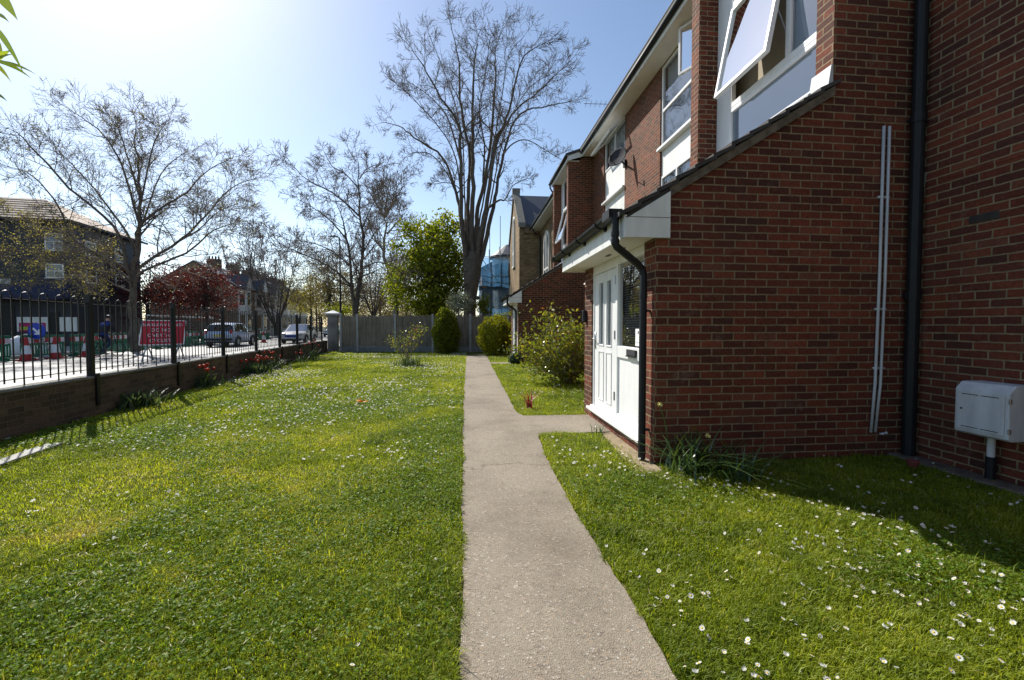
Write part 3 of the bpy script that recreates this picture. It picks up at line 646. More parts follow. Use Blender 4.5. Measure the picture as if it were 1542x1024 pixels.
lt = MB(); lt.lathe([(.001, -.05), (.05, -.045), (.058, -.02), (.058, .0)], (XP, 6.33, 1.46), 14, 0, 'x'); lt.box(XP - .06, XP, 6.29, 6.37, 1.40, 1.58)
lt.build('wall_lamp', MT['black'], houseB, bevel=.01)
vt = MB(); vt.box(XM - .003, XM + .02, 3.22, 3.44, 2.262, 2.332)
for k in range(5): vt.box(XM - .008, XM - .003, 3.225, 3.435, 2.267 + k * .013, 2.272 + k * .013)
vt.build('air_brick', MT['tile'], houseA)
pt = MB(); pt.obox((XM - .006, 3.86, 2.80), (.006, 0, 0), (0, .045, .01), (0, -.012, .07)); pt.build('mortar_patch', MT['coping'], houseA)
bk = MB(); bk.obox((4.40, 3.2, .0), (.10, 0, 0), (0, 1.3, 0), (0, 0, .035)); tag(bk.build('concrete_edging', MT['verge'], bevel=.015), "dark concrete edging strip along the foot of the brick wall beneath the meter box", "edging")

mb = thing("meter_box", "white wall mounted meter box with locked door on the shaded brick wall", "meter box", (4.27, 3.12, .62))
b = MB(); y0_, y1_ = 2.93, 3.31
b.prism([(4.27, .43), (4.30, .41), (XM, .41), (XM, .86), (4.33, .86), (4.27, .80)], y0_, y1_, 'y'); b.build('body', MT['metergrey'], mb, bevel=.008)
d = MB(); d.box(4.258, 4.27, y0_ + .025, y1_ - .025, .455, .785); dd = d.build('door', MT['metergrey'], mb, bevel=.004)
k = MB()
for za in (.755, .475):
    for ya, yb in ((y0_ + .06, y0_ + .18), (y0_ + .20, y0_ + .32)): k.box(4.256, 4.258, ya, yb, za, za + .006)
k.build('slot', MT['ink'], dd)
lk = MB(); lk.lathe([(.008, 0), (.008, -.005), (.004, -.006)], (4.258, y1_ - .06, .63), 10, 0, 'x'); lk.build('lock', MT['ink'], dd)
for za in (.48, .72):
    h = MB(); h.box(4.262, 4.285, y0_ - .006, y0_ + .001, za, za + .035); h.tube([(4.268, y0_ - .004, za - .004), (4.268, y0_ - .004, za + .04)], .006, 8); h.build('hinge', MT['hinge'], mb)
p = MB(); p.tube([(4.44, 3.16, .41), (4.44, 3.16, .22)], .026, 12); p.build('supply_pipe', MT['metergrey'], mb, smooth=False)
p = MB(); p.tube([(4.44, 3.16, .225), (4.44, 3.16, .0)], .033, 12); p.build('pipe_sleeve', MT['black'], mb, smooth=False)
pot = thing("plastic_pot", "small red plastic pot lying by the foot of the brick wall", "pot", (4.12, 3.52, .0))
q = MB(); q.lathe([(.03, .0), (.045, .075), (.05, .075), (.05, .09), (.042, .09), (.03, .01)], (4.12, 3.52, 0), 14); q.build('pot', MT['redplastic'], pot)
q = MB(); q.lathe([(.001, .07), (.041, .072)], (4.12, 3.52, 0), 14); q.build('soil', MT['earth'], pot)
# satellite dish on the wall between the windows, aerials on the roof
sd = thing("satellite_dish", "round grey satellite dish on the brick wall by the upstairs white panel", "satellite dish", (XM, 11.98, 6.02))
c = Vector((4.20, 11.72, 6.06)); ax = Vector((-.70, -.62, .36)).normalized(); e1 = ax.cross(Vector((0, 0, 1))).normalized(); e2 = e1.cross(ax)
q = MB(); rings = 6; n = 26; vs_ = []
for i in range(rings + 1):
    r_ = .30 * i / rings
    for j in range(n):
        a = 2 * math.pi * j / n; vs_.append(c + e1 * math.cos(a) * r_ * .92 + e2 * math.sin(a) * r_ + ax * (.62 * r_ * r_))
fs = [(i * n + j, i * n + (j + 1) % n, (i + 1) * n + (j + 1) % n, (i + 1) * n + j) for i in range(rings) for j in range(n)]
q.add(vs_, fs); o = q.build('reflector', MT['meshgrey'], sd, smooth=True); so_ = o.modifiers.new("thick", 'SOLIDIFY'); so_.thickness = .008
q = MB(); q.tube([c - e2 * .26 + ax * .03, c - e2 * .30 + ax * .34], .011, 6); q.build('arm', MT['black'], sd)
q = MB(); q.tube([c - e2 * .30 + ax * .32, c - e2 * .20 + ax * .36], .032, 10); q.build('receiver', MT['black'], sd)
q = MB(); q.bar(c - ax * .02, (XM - .05, 11.98, 6.0), .035); q.box(XM - .06, XM, 11.90, 12.03, 5.9, 6.1); q.build('bracket', MT['black'], sd)
def aerial(x, y, z, h, lab, L=1.0, ang=.4):
    t = thing("roof_aerial", lab, "aerial", (x, y, z))
    q = MB(); q.tube([(x, y, z), (x, y, z + h)], .014, 6); q.build('mast', MT['galv'], t)
    q = MB(); u = Vector((-math.cos(ang), math.sin(ang), .05)); v = Vector((math.sin(ang), math.cos(ang), 0)); q.tube([Vector((x, y, z + h)) - u * .2, Vector((x, y, z + h)) + u * L], .01, 5)
    for k in range(7): p_ = Vector((x, y, z + h)) + u * (L * k / 6.5); q.tube([p_ - v * .2, p_ + v * .2], .006, 4)
    q.build('boom', MT['galv'], t)
aerial(4.75, 13.6, 7.9, .62, "television aerial on the roof edge above the satellite dish", 1.0, .15)
aerial(4.9, 17.6, 7.9, .75, "smaller television aerial farther along the roof", .9, .1)
# ------------------------------------------------------------------ ground, path, road
def sheet(name, poly, z, m, th=None):
    q = MB(); n = len(poly); q.add([(p[0], p[1], z) for p in poly], [tuple(range(n))])
    o = q.build(name, m, recalc=False); tag(o, kind="structure"); return o
def ringpoly(cx, cy, r, n=48): return [(cx + r * math.cos(2 * math.pi * k / n), cy + r * math.sin(2 * math.pi * k / n)) for k in range(n)]
sheet("ground", ringpoly(0, 0, 1500), -.06, MT['ground'])
wig = random.Random(3)
def lerp(a, b, t): return a + (b - a) * t
LEFT = [(-4, .0), (1.2, -.03), (3, -.045), (5.3, -.07), (8, -.085), (12, -.09), (17.5, -.09), (19.6, -.05)]
RIGHT = [(-4, .82), (1.2, .79), (2.6, .765), (4.2, .775), (5.05, .845), (5.14, .93), (5.15, 1.8), (6.2, 1.8), (6.22, .80), (6.5, .74), (8, .75), (12.4, .77), (14.9, .78), (14.98, 1.8), (15.42, 1.8), (15.5, .80), (19.6, .83)]
def interp(tab, y):
    for (a, u), (b, v) in zip(tab, tab[1:]):
        if a <= y <= b: return lerp(u, v, (y - a) / (b - a) if b > a else 0)
    return tab[-1][1] if y > tab[-1][0] else tab[0][1]
def edge_noise(y, k): return .006 * math.sin(y * 3.1 + k) + .004 * math.sin(y * 8.7 + 2 * k) + .003 * math.sin(y * 31 + 3 * k)
pl = []
for (a, u), (b, v) in zip(LEFT, LEFT[1:]):
    n = max(1, int((b - a) / .04)); pl += [(lerp(u, v, i / n) + edge_noise(lerp(a, b, i / n), 1), lerp(a, b, i / n)) for i in range(n)]
pl.append((LEFT[-1][1], LEFT[-1][0])); pr = []
for (a, u), (b, v) in zip(RIGHT, RIGHT[1:]):
    n = max(1, int(max(b - a, abs(u - v)) / .04))
    for i in range(n):
        y = lerp(a, b, i / n); x = lerp(u, v, i / n); e = edge_noise(y + x, 5)
        pr.append((x + e if b - a > .2 else x, y + (e if b - a <= .2 else 0)))
pr.append((RIGHT[-1][1], RIGHT[-1][0]))
sheet("path", pl + pr[::-1], .012, MT['path'])
lawn_poly = [st(-6, 0), (5.6, -6), (5.6, 26), st(25, 0)]
sheet("lawn", [(p[0], p[1]) for p in lawn_poly], 0.0, MT['soil'])
sheet("soil_strip", [(1.50, 3.55), (1.79, 3.45), (1.79, 5.15), (1.66, 5.14), (1.60, 4.6)], .004, MT['earth'])
def strip(name, t0, t1, z, m, s0=-15, s1=420):
    a, b, c, d = st(s0, t0), st(s0, t1), st(s1, t1), st(s1, t0); return sheet(name, [(p.x, p.y) for p in (a, d, c, b)], z, m)
strip("pavement", .22, 2.2, .07, MT['paving'])
strip("road", 2.2, 11.6, -.03, MT['road'])
strip("far_pavement", 11.75, 16.5, .09, MT['paving'])
for nm, t0, t1 in (("kerb", 2.1, 2.25), ("far_kerb", 11.6, 11.75)):
    q = MB(); a, b = st(-15, (t0 + t1) / 2), st(160, (t0 + t1) / 2); q.obox((a + b) / 2 + Vector((0, 0, .02)), (b - a) / 2, SN * .075, (0, 0, .085)); tag(q.build(nm, MT['concrete']), kind="structure")
lm = MB()
for k in range(14):
    a, b = st(6 + k * 6, 6.6, -.026), st(8 + k * 6, 6.6, -.026); lm.add([a - SN * .06, b - SN * .06, b + SN * .06, a + SN * .06], [(0, 1, 2, 3)])
tag(lm.build("road_markings", MT['roadpaint'], recalc=False), kind="structure")

# ------------------------------------------------------------------ low wall with railing on the street side
wl = thing("garden_wall", "low brown brick garden wall with pale coping carrying the black railing", "wall", st(11, .1))
q = MB(); S0, S1 = -3.0, 22.7
nseg = 1
a, b = st(S0, .1), st(S1, .1); q.obox((a + b) / 2 + Vector((0, 0, .26)), (b - a) / 2, SN * .1, (0, 0, .31)); q.build('wall', MT['brick_brown'], wl)
q = MB(); n = 90; vs_ = []
for i in range(n + 1):
    s = S0 + (S1 - S0) * i / n
    for t, z in ((-.012, .571), (-.010 + rnd.uniform(-.006, .006), .597 + rnd.uniform(-.006, .006)), (.10, .612 + rnd.uniform(-.006, .006)), (.212, .597 + rnd.uniform(-.006, .006)), (.212, .571)): vs_.append(st(s, t, z))
q.add(vs_, [(i * 5 + j, i * 5 + (j + 1) % 5, (i + 1) * 5 + (j + 1) % 5, (i + 1) * 5 + j) for i in range(n) for j in range(5)] + [(4, 3, 2, 1, 0), tuple(n * 5 + j for j in range(5))]); q.build('coping', MT['coping'], wl)
rl = thing("iron_railing", "black bow topped iron railing standing on the low garden wall", "railing", st(11, .07))
PS = 2.18; POSTS = [6.45 + PS * k for k in range(-3, 8)]
tR = .06
for k, s in enumerate(POSTS):
    q = MB(); p = st(s, tR); q.obox(p + Vector((0, 0, 1.175)), SU * .035, SN * .035, (0, 0, .595))
    q.obox(p + Vector((0, 0, 1.785)), SU * .043, SN * .043, (0, 0, .015))
    q.obox(st(s, -.022, .40), SU * .03, SN * .012, (0, 0, .24)); q.obox(st(s, .02, .6), SU * .04, SN * .05, (0, 0, .008))
    q.build('post', MT['rail'], rl)
nb = 17
for k in range(len(POSTS) - 1):
    s0, s1 = POSTS[k], POSTS[k + 1]
    q = MB()
    for z in (.70, 1.675): q.obox(st((s0 + s1) / 2, tR, z), SU * (s1 - s0) / 2, SN * .018, (0, 0, .005))
    db = (s1 - s0) / nb
    for i in range(0, nb - 1, 2):
        c = s0 + db * (i + 1.0); c0 = s0 + db * (i + .5)
        q.tube([st(s0 + db * (i + 1) - math.cos(math.pi * h / 8) * db / 2, tR, 1.71 + .050 * math.sin(math.pi * h / 8)) for h in range(9)], .008, 6)
    pn = q.build('panel', MT['rail'], rl)
    many = MB()
    for i in range(nb):
        s = s0 + db * (i + .5); z1 = 1.715 if i < nb - 1 else 1.68
        one = MB() if k < 6 else many
        one.tube([st(s, tR, .61 if i % 4 == 0 else .655), st(s, tR, z1)], .0085, 6)
        if k < 6 and 1: one.build('bar', MT['rail'], pn)
    if k >= 6: o = many.build('bar', MT['rail'], pn); o["kind"] = "stuff"
ed = MB(); a, b = gp(-60, 722), gp(83, 672); ed.obox((a + b) / 2 + Vector((0, 0, .01)), (b - a) / 2, (b - a).cross(Vector((0, 0, 1))).normalized() * .075, (0, 0, .03))
tag(ed.build("concrete_edging", MT['paving'], bevel=.008), "pale concrete strip lying in the grass beside the low wall at the left edge", "edging")
# gate pillar
gpil = thing("gate_pillar", "cream painted brick gate pillar with stepped cap at the end of the railing", "pillar", st(23.2, -.2))
q = MB(); q.obox(st(23.2, -.2, .92), SU * .24, SN * .25, (0, 0, .95)); q.obox(st(23.2, -.2, 1.9), SU * .30, SN * .31, (0, 0, .045)); q.build('shaft', MT['pillar'], gpil, bevel=.02)
q = MB(); c0 = st(23.2, -.2, 1.95); cs = [c0 + SU * i * .36 + SN * j * .37 for i, j in ((-1, -1), (1, -1), (1, 1), (-1, 1))]
q.add([*cs, *[c + Vector((0, 0, .07)) for c in cs], c0 + Vector((0, 0, .24))], [(3, 2, 1, 0), (0, 1, 5, 4), (1, 2, 6, 5), (2, 3, 7, 6), (3, 0, 4, 7), (4, 5, 8), (5, 6, 8), (6, 7, 8), (7, 4, 8)]); q.build('cap', MT['lead'], gpil)

# ------------------------------------------------------------------ timber fence across the end of the lawn
ZF = 21.9
def fp(px, z=0.0): return wp(px, ZF, z)
fn = thing("timber_fence", "weathered close boarded timber fence with grey concrete posts across the end of the lawn", "fence", fp(640))
FW = Vector((RT.x, RT.y, 0)).normalized(); FN = Vector((-FW.y, FW.x, 0))
pxs = [513.5, 538.6, 595.2, 651.8, 708.4, 765, 821.6]
for i, px in enumerate(pxs):
    q = MB(); q.obox(fp(px, .98), FW * .055, FN * .055, (0, 0, .98)); q.build('post', MT['concrete'], fn, bevel=.01)
for i in range(len(pxs) - 1):
    a, b = fp(pxs[i]) + FW * .056, fp(pxs[i + 1]) - FW * .056; L = (b - a).length
    q = MB(); q.obox((a + b) / 2 + Vector((0, 0, .15)), FW * L / 2, FN * .022, (0, 0, .15)); q.build('gravel_board', MT['gravel'], fn)
    q = MB(); nbd = max(3, int(L / .115))
    for k in range(nbd):
        c = a + FW * L * (k + .5) / nbd; q.obox(c + FN * rnd.uniform(-.004, .004) + Vector((0, 0, .301 + .775 + rnd.uniform(-.006, .006))), FW * (L / nbd * .5 - .002), FN * .009 + FW * .004, (0, 0, .775))
    for z in (1.02, 1.48): q.obox((a + b) / 2 + Vector((0, 0, z)) - FN * .014, FW * L / 2, FN * .013, (0, 0, .022))
    q.obox((a + b) / 2 + Vector((0, 0, 1.885)), FW * L / 2, FN * .03, (0, 0, .014))
    q.build('panel', MT['timber'], fn)

# ------------------------------------------------------------------ plants in the garden
def ellip_points(n, c, r, rg, shell=.25, lump=.12, top=1.0, power=2.0):
    d = rg.normal(size=(n, 3)); d /= np.linalg.norm(d, axis=1)[:, None]
    ph = rg.uniform(0, 6.28, 6)
    l = 1 + lump * (np.sin(d[:, 0] * 5 + ph[0]) * np.sin(d[:, 1] * 6 + ph[1]) + .6 * np.sin(d[:, 2] * 9 + ph[2] + d[:, 0] * 7) + .5 * np.sin(d[:, 1] * 13 + ph[3]) * np.sin(d[:, 2] * 11 + ph[4]))
    rad = (1 - shell * rg.random(n) ** 1.6) * l
    return np.array(c) + d * rad[:, None] * np.array(r)
def core_mesh(name, c, r, m, parent, k=.72, seed=1):
    q = MB(); rr = random.Random(seed); pr_ = []
    n, mm = 18, 10; vs_ = []
    for i in range(mm + 1):
        a = math.pi * i / mm
        for j in range(n):
            b = 2 * math.pi * j / n; f = k * (1 + rr.uniform(-.07, .07)); vs_.append((c[0] + r[0] * f * math.sin(a) * math.cos(b), c[1] + r[1] * f * math.sin(a) * math.sin(b), c[2] - r[2] * f * math.cos(a)))
    q.add(vs_, [(i * n + j, i * n + (j + 1) % n, (i + 1) * n + (j + 1) % n, (i + 1) * n + j) for i in range(mm) for j in range(n)])
    o = q.build(name, m, parent)
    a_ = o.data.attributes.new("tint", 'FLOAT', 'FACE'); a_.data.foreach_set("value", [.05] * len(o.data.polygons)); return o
def hedge(name, label, cat, c, r, matl, n, size, seed, group=None, cone=0.0):
    rg = np.random.default_rng(seed); t = thing(name, label, cat, (c[0], c[1], 0), 0, group)
    P = ellip_points(n, (0, 0, 0), (1, 1, 1), rg, .26, .10)
    if cone:
        z = P[:, 2]; f = 1 - cone * np.clip((z + .1), 0, 1.2) ** 1.5; P[:, 0] *= f; P[:, 1] *= f
    P = P * np.array(r) + np.array(c); P = P[P[:, 2] > .03]
    leaf_cloud('foliage', P, size, matl, t, .15)
    core_mesh('core', c, (r[0] * (1 - .35 * cone), r[1] * (1 - .35 * cone), r[2]), matl, t, .80, seed)
    q = MB(); q.tube([(c[0], c[1], 0), (c[0], c[1], c[2] * .8)], [.06, .04], 8); q.build('stem', MT['bark'], t)
    return t
h1 = wp(671.5, 20.6); hedge("clipped_shrub", "tall narrow clipped evergreen shrub with pointed top against the timber fence", "shrub", (h1.x, h1.y, 1.02), (.68, .66, 1.22), MT['yew'], 11000, .08, 5, None, .24)
h2 = wp(746, 19.6); hedge("rounded_shrub", "wide rounded yellow green clipped shrub at the end of the path", "shrub", (h2.x, h2.y, .86), (.84, .8, .95), MT['boxgold'], 12000, .065, 6)
h3 = wp(764, 22.4); hedge("dark_hedge", "dark green hedge top showing behind the rounded yellow green shrub", "hedge", (h3.x, h3.y, 1.1), (.95, .5, 1.0), MT['yew'], 4000, .07, 61)

def shrub(name, label, cat, base, tips, matl, leaf, nper, spread, seed, stem_r=.014, twig='twig', flat=.3, extra=None):
    """stems from one base to the tips, leaves clustered along the upper stems"""
    rr = random.Random(seed); rg = np.random.default_rng(seed)
    t = thing(name, label, cat, base); base = Vector(base); q = MB(); C = []
    for p in tips:
        p = Vector(p); m_ = (base + p) / 2 + Vector((rr.uniform(-.1, .1), rr.uniform(-.1, .1), .12)); b0 = base + Vector((rr.uniform(-.1, .1), rr.uniform(-.1, .1), 0))
        q.tube([b0, m_, p], [stem_r, stem_r * .7, stem_r * .3], 5)
        k = nper; u = rg.random(k) ** .6
        pts = np.array([(b0 * (1 - x) ** 2 + m_ * 2 * x * (1 - x) + p * x * x)[:] for x in (.35 + .68 * u)])
        C.append(pts + rg.normal(size=(k, 3)) * spread)
    C = np.concatenate(C); C[:, 2] = np.maximum(C[:, 2], .03)
    hz = C[:, 2].max(); tint = np.clip(rg.normal(.50, .2, len(C)) + .38 * np.clip((C[:, 2] / hz) - .75, 0, 1) * 2, 0, 1)
    leaf_cloud('foliage', C, leaf, matl, t, flat, .5, tint, fold=.06)
    q.build('stem', MT[twig], t)
    if extra: extra(t)
    return t
rr = random.Random(21)
b = Vector((2.33, 9.75, 0)); tips = []
for i in range(115):
    a = rr.uniform(0, 6.28); e = rr.uniform(.05, 1); rad = math.sqrt(rr.random())
    tips.append((b.x + math.cos(a) * 1.12 * rad - .34 * (e > .45), b.y + math.sin(a) * .9 * rad, .2 + 1.62 * e * (1 - .28 * rad ** 2)))
shrub("flowering_shrub", "big loose shrub with glossy yellow green leaves and reddish young tips beside the porch", "shrub", b, tips, MT['photinia'], .088, 40, .105, 22, .013)
sb = gp(613, 549); rr = random.Random(5)
tips = [(sb.x + x, sb.y + rr.uniform(-.35, .35), z) for x, z in ((-.52, .95), (-.42, .78), (-.2, 1.0), (-.28, 1.15), (0.05, 1.12), (.15, 1.25), (.3, 1.3), (.42, 1.42), (.55, 1.36), (.62, 1.25), (-.05, .8), (.2, .95), (.36, 1.1), (-.55, .85))]
shrub("garden_rose", "small open shrub standing alone on the lawn in front of the fence", "shrub", sb, tips, MT['photinia'], .062, 48, .085, 31, .012)
def blades_np(P, H, Wd, lean, rg, segs=3, up=None):
    """curved strap blades: returns V, F(tris->quads), tint per face"""
    n = len(P); a = rg.uniform(0, 2 * np.pi, n); d = np.stack([np.cos(a), np.sin(a), 0 * a], 1); sd_ = np.stack([-np.sin(a), np.cos(a), 0 * a], 1)
    V = []; 
    for k in range(segs + 1):
        u = k / segs; bend = lean * H * u * u
        c = P + d * bend[:, None] + np.array([0, 0, 1]) * (H * (u - .38 * lean * u * u))[:, None]
        wv = Wd * (1 - u ** 2 * .93) * .5
        V.append(c - sd_ * wv[:, None]); V.append(c + sd_ * wv[:, None])
    V = np.stack(V, 1).reshape(-1, 3); m = 2 * (segs + 1); F = []
    base = (np.arange(n) * m)[:, None]
    for k in range(segs): F.append(base + np.array([[2 * k, 2 * k + 1, 2 * k + 3, 2 * k + 2]]))
    F = np.stack(F, 1).reshape(-1, 4); t = np.repeat(np.clip(rg.normal(.5, .22, n), 0, 1), segs)
    return V, F, t
def strap_clump(name, label, cat, c, n, h, wd, lean, matl, seed, sp=.12, group=None, part='foliage', extra=None, elong=1.0):
    rg = np.random.default_rng(seed); t = thing(name, label, cat, (c[0], c[1], 0), 0, group)
    P = np.stack([c[0] + rg.normal(0, sp * elong, n), c[1] + rg.normal(0, sp, n), np.zeros(n)], 1)
    V, F, tt = blades_np(P, h * rg.uniform(.6, 1.15, n), np.full(n, wd), lean * rg.uniform(.3, 1.5, n), rg, 6)
    np_mesh(part, V, F, matl, t, tt, 'FACE', smooth=True)
    if extra: extra(t)
    return t
pd = gp(618, 551); strap_clump("bulb_leaves", "clump of blue green bulb leaves at the foot of the small shrub", "plant", (pd.x, pd.y - .25), 150, .42, .02, .5, MT['bluegreen'], 3, .2)
def daffs(t):
    for k, (x, y, z) in enumerate(((1.80, 3.84, .60), (2.26, 3.80, .30))):
        q = MB(); q.tube([(x + .12, y - .02, 0), (x + .06, y, z * .7), (x, y, z)], .005, 5); q.build('flower_stem', MT['stem'], t)
        q = MB(); q.lathe([(.008, 0), (.012, -.025), (.016, -.03)], (x, y - .005, z), 8, 0, 'y')
        for j in range(6):
            a = j * math.pi / 3; u = Vector((math.cos(a), 0, math.sin(a))); v = Vector((-math.sin(a), 0, math.cos(a))); c_ = Vector((x, y, z)); q.add([c_, c_ + u * .016 + v * .008, c_ + u * .026, c_ + u * .016 - v * .008], [(0, 1, 2, 3)])
        q.build('flower', MT['paleyellow'], t, recalc=False)
strap_clump("daffodil_clump", "clump of glossy daffodil leaves by the downpipe at the corner of the brick porch", "plant", (2.03, 3.60), 95, .50, .019, .95, MT['strap'], 4, .10, extra=daffs, elong=1.1)
strap_clump("daffodil_clump", "smaller arching clump of daffodil leaves along the shaded brick wall", "plant", (2.36, 3.42), 50, .42, .018, 1.2, MT['strap'], 9, .07, elong=1.5)
strap_clump("weed_tuft", "tuft of grassy weeds growing where the side path meets the door sill", "plant", (1.62, 5.17), 14, .16, .012, .9, MT['strap'], 19, .05)
cp_ = gp(796, 616); strap_clump("cordyline", "small red leaved cordyline with pale arching leaves at the edge of the path", "plant", (cp_.x, cp_.y), 17, .36, .026, .55, MT['cordy'], 14, .018)
pl_ = gp(770, 548); hedge("low_plant", "low grey green cushion plant against the white panel of the farther porch", "plant", (pl_.x + .12, pl_.y - .05, .17), (.24, .2, .24), MT['bluegreen'], 900, .05, 15)
def tulip_clump(px, py, n, w, lab, nl=60, h=.34, seed=1, flowers=True):
    c = gp(px, py); rg = np.random.default_rng(seed); rr_ = random.Random(seed)
    def fl(t):
        if not flowers: return
        for k in range(n):
            x, y, z = c.x + rr_.uniform(-w, w) * .5, c.y + rr_.uniform(-w, w) * .6, h * rr_.uniform(.85, 1.25)
            q = MB(); q.tube([(x, y, 0), (x + rr_.uniform(-.02, .02), y, z)], .006, 5); q.build('flower_stem', MT['stem'], t)
            q = MB(); q.lathe([(.008, -.01), (.026, .008), (.033, .032), (.028, .052), (.014, .062)], (x, y, z), 8); q.build('flower', MT['tulip'], t, smooth=True)
    return strap_clump("red_tulips", lab, "flowers", (c.x, c.y), nl, h, .036, .7, MT['bluegreen'], seed, w * .32, "red flowers along the garden wall", extra=fl)
tulip_clump(302, 583, 13, .55, "dense clump of red tulips nearest the camera at the foot of the low wall", 90, .40, 41)
tulip_clump(376, 564, 9, .6, "broad clump of red tulips in the middle of the row along the wall", 80, .40, 42)
tulip_clump(394, 562, 8, .55, "clump of red tulips touching the far side of the broad middle clump", 60, .38, 43)
tulip_clump(414, 556, 7, .45, "compact bright clump of red tulips just past the middle pair", 45, .42, 44)
tulip_clump(456, 546, 4, .35, "small low group of red tulips in deep shade near the far end of the wall", 20, .36, 45)
tulip_clump(470, 543, 6, .4, "tallest group of red tulips near the far end of the wall", 25, .62, 46)
tulip_clump(204, 613, 0, .55, "dark leafy clump without flowers growing against the low wall", 150, .36, 47, False)
# orange flower head lying in the lawn and a few fallen bits
c = gp(545, 609); q = MB(); rr = random.Random(2)
for k in range(14):
    a = rr.uniform(0, 6.28); u = Vector((math.cos(a), math.sin(a), rr.uniform(.1, .8))).normalized(); v = u.cross(Vector((0, 0, 1))).normalized(); p0 = c + Vector((0, 0, .04)); q.add([p0, p0 + u * .06 + v * .02, p0 + u * .11, p0 + u * .06 - v * .02], [(0, 1, 2, 3)])
tag(q.build("orange_flower", MT['orangeleaf'], recalc=False), "single orange flower lying low in the open lawn", "flower")
# leafy branch hanging into the top left corner, close to the camera
br = thing("overhanging_branch", "leafy branch tip hanging into the top left corner close to the camera", "branch", pz(-30, 70, 1.5))
def lance(q, p, d, L, w_, droop, nrm):
    p, d, nrm = Vector(p), Vector(d).normalized(), Vector(nrm); s_ = d.cross(nrm).normalized(); n_ = 8; vs_ = []
    for k in range(n_ + 1):
        u = k / n_; c_ = p + d * (L * u) + Vector((0, 0, -droop * L * u * u)); ww = w_ * math.sin(math.pi * (.12 + .88 * u) ** .8) * (1 - u * .15) if u < 1 else .0005
        vs_ += [c_ - s_ * ww / 2, c_ + s_ * ww / 2 + nrm * ww * .12]
    q.add(vs_, [(2 * k, 2 * k + 1, 2 * k + 3, 2 * k + 2) for k in range(n_)])
q = MB(); q.tube([pz(-60, -60, 1.5), pz(-25, 20, 1.5), pz(-12, 88, 1.5)], [.008, .006, .003], 6); q.build('twig', MT['stem'], br)
for (x0, y0_, x1, y1_, w_, dz) in ((-8, -12, 27, 31, .042, .0), (-8, 20, 14, 34, .014, .05), (-10, 40, 37, 113, .026, -.03), (-12, 90, 47, 118, .016, .0), (-10, 92, 54, 112, .014, .04), (-10, 95, 17, 124, .016, .06), (-12, 93, 16, 76, .022, -.02), (-12, 140, 11, 153, .012, .02), (-10, 62, 5, 84, .03, .03), (-14, 92, 22, 82, .016, -.05), (-40, 60, -4, 150, .03, .05)):
    a, b_ = pz(x0, y0_, 1.5 + dz), pz(x1, y1_, 1.46 + dz); d_ = b_ - a; L = d_.length
    dr = .22; dd_ = (b_ + Vector((0, 0, dr * L)) - a)
    q = MB(); lance(q, a, dd_, dd_.length, w_, dr * L / dd_.length, RT.cross(d_).normalized() * .6 + RT * .5)
    o = q.build('leaf', MT['palm'], br, recalc=False, smooth=True)
    at_ = o.data.attributes.new("tint", 'FLOAT', 'FACE'); at_.data.foreach_set("value", [rnd.uniform(.35, .75)] * len(o.data.polygons))
# ------------------------------------------------------------------ street: roadworks
def sthing(name, label, cat, s, t, z=0.0, rot=0.0, group=None): return thing(name, label, cat, st(s, t, z), SROT + rot, group)
def text_mesh(body, size, name, m, parent, loc, rot, depth=.002, sx=1.0):
    cu = bpy.data.curves.new(name, 'FONT'); cu.body = body; cu.size = size; cu.align_x = 'CENTER'; cu.align_y = 'CENTER'; cu.extrude = depth; cu.resolution_u = 3
    tmp = bpy.data.objects.new(name + "_tmp", cu); COL.objects.link(tmp)
    dg = bpy.context.evaluated_depsgraph_get(); me = bpy.data.meshes.new_from_object(tmp.evaluated_get(dg)); bpy.data.objects.remove(tmp)
    me.materials.clear(); me.materials.append(m); me.name = name
    o = bpy.data.objects.new(name, me); COL.objects.link(o); o.parent = parent; o.location = loc; o.rotation_euler = rot; o.scale = (sx, 1, 1); return o
ZR = -.03
def st_of(p):
    d = Vector((p.x, p.y, 0)) - SP; return d.dot(SU), d.dot(SN)
# traffic cones
def make_cone():
    t = sthing("traffic_cone", "", "traffic cone", 0, 0, ZR, 0, "traffic cones along the roadworks")
    q = MB(); q.obox((0, 0, .03), (.24, 0, 0), (0, .24, 0), (0, 0, .03)); q.lathe([(.19, .06), (.153, .26), (.098, .60), (.055, .92), (.045, .93)], (0, 0, 0), 18)
    q.build('cone_body', MT['conered'], t, False)
    q = MB(); q.lathe([(.1555, .258), (.1005, .602)], (0, 0, 0), 18); q.build('reflective_sleeve', MT['refl'], t, False); return t
cone = make_cone()
CL = ["nearest red and white traffic cone, left of the blue arrow sign's middle", "traffic cone standing between the blue arrow sign and the first thick railing post", "traffic cone half hidden just left of the first thick railing post", "small distant traffic cone between the two cars on the road"]
for i, (px, py) in enumerate(((40, 543), (84, 540), (131, 537), (397, 516))):
    p = gp(px, py, ZR)
    if i == 0: cone.location = p; cone["label"] = CL[0]
    else: dup(cone, p, None, CL[i])
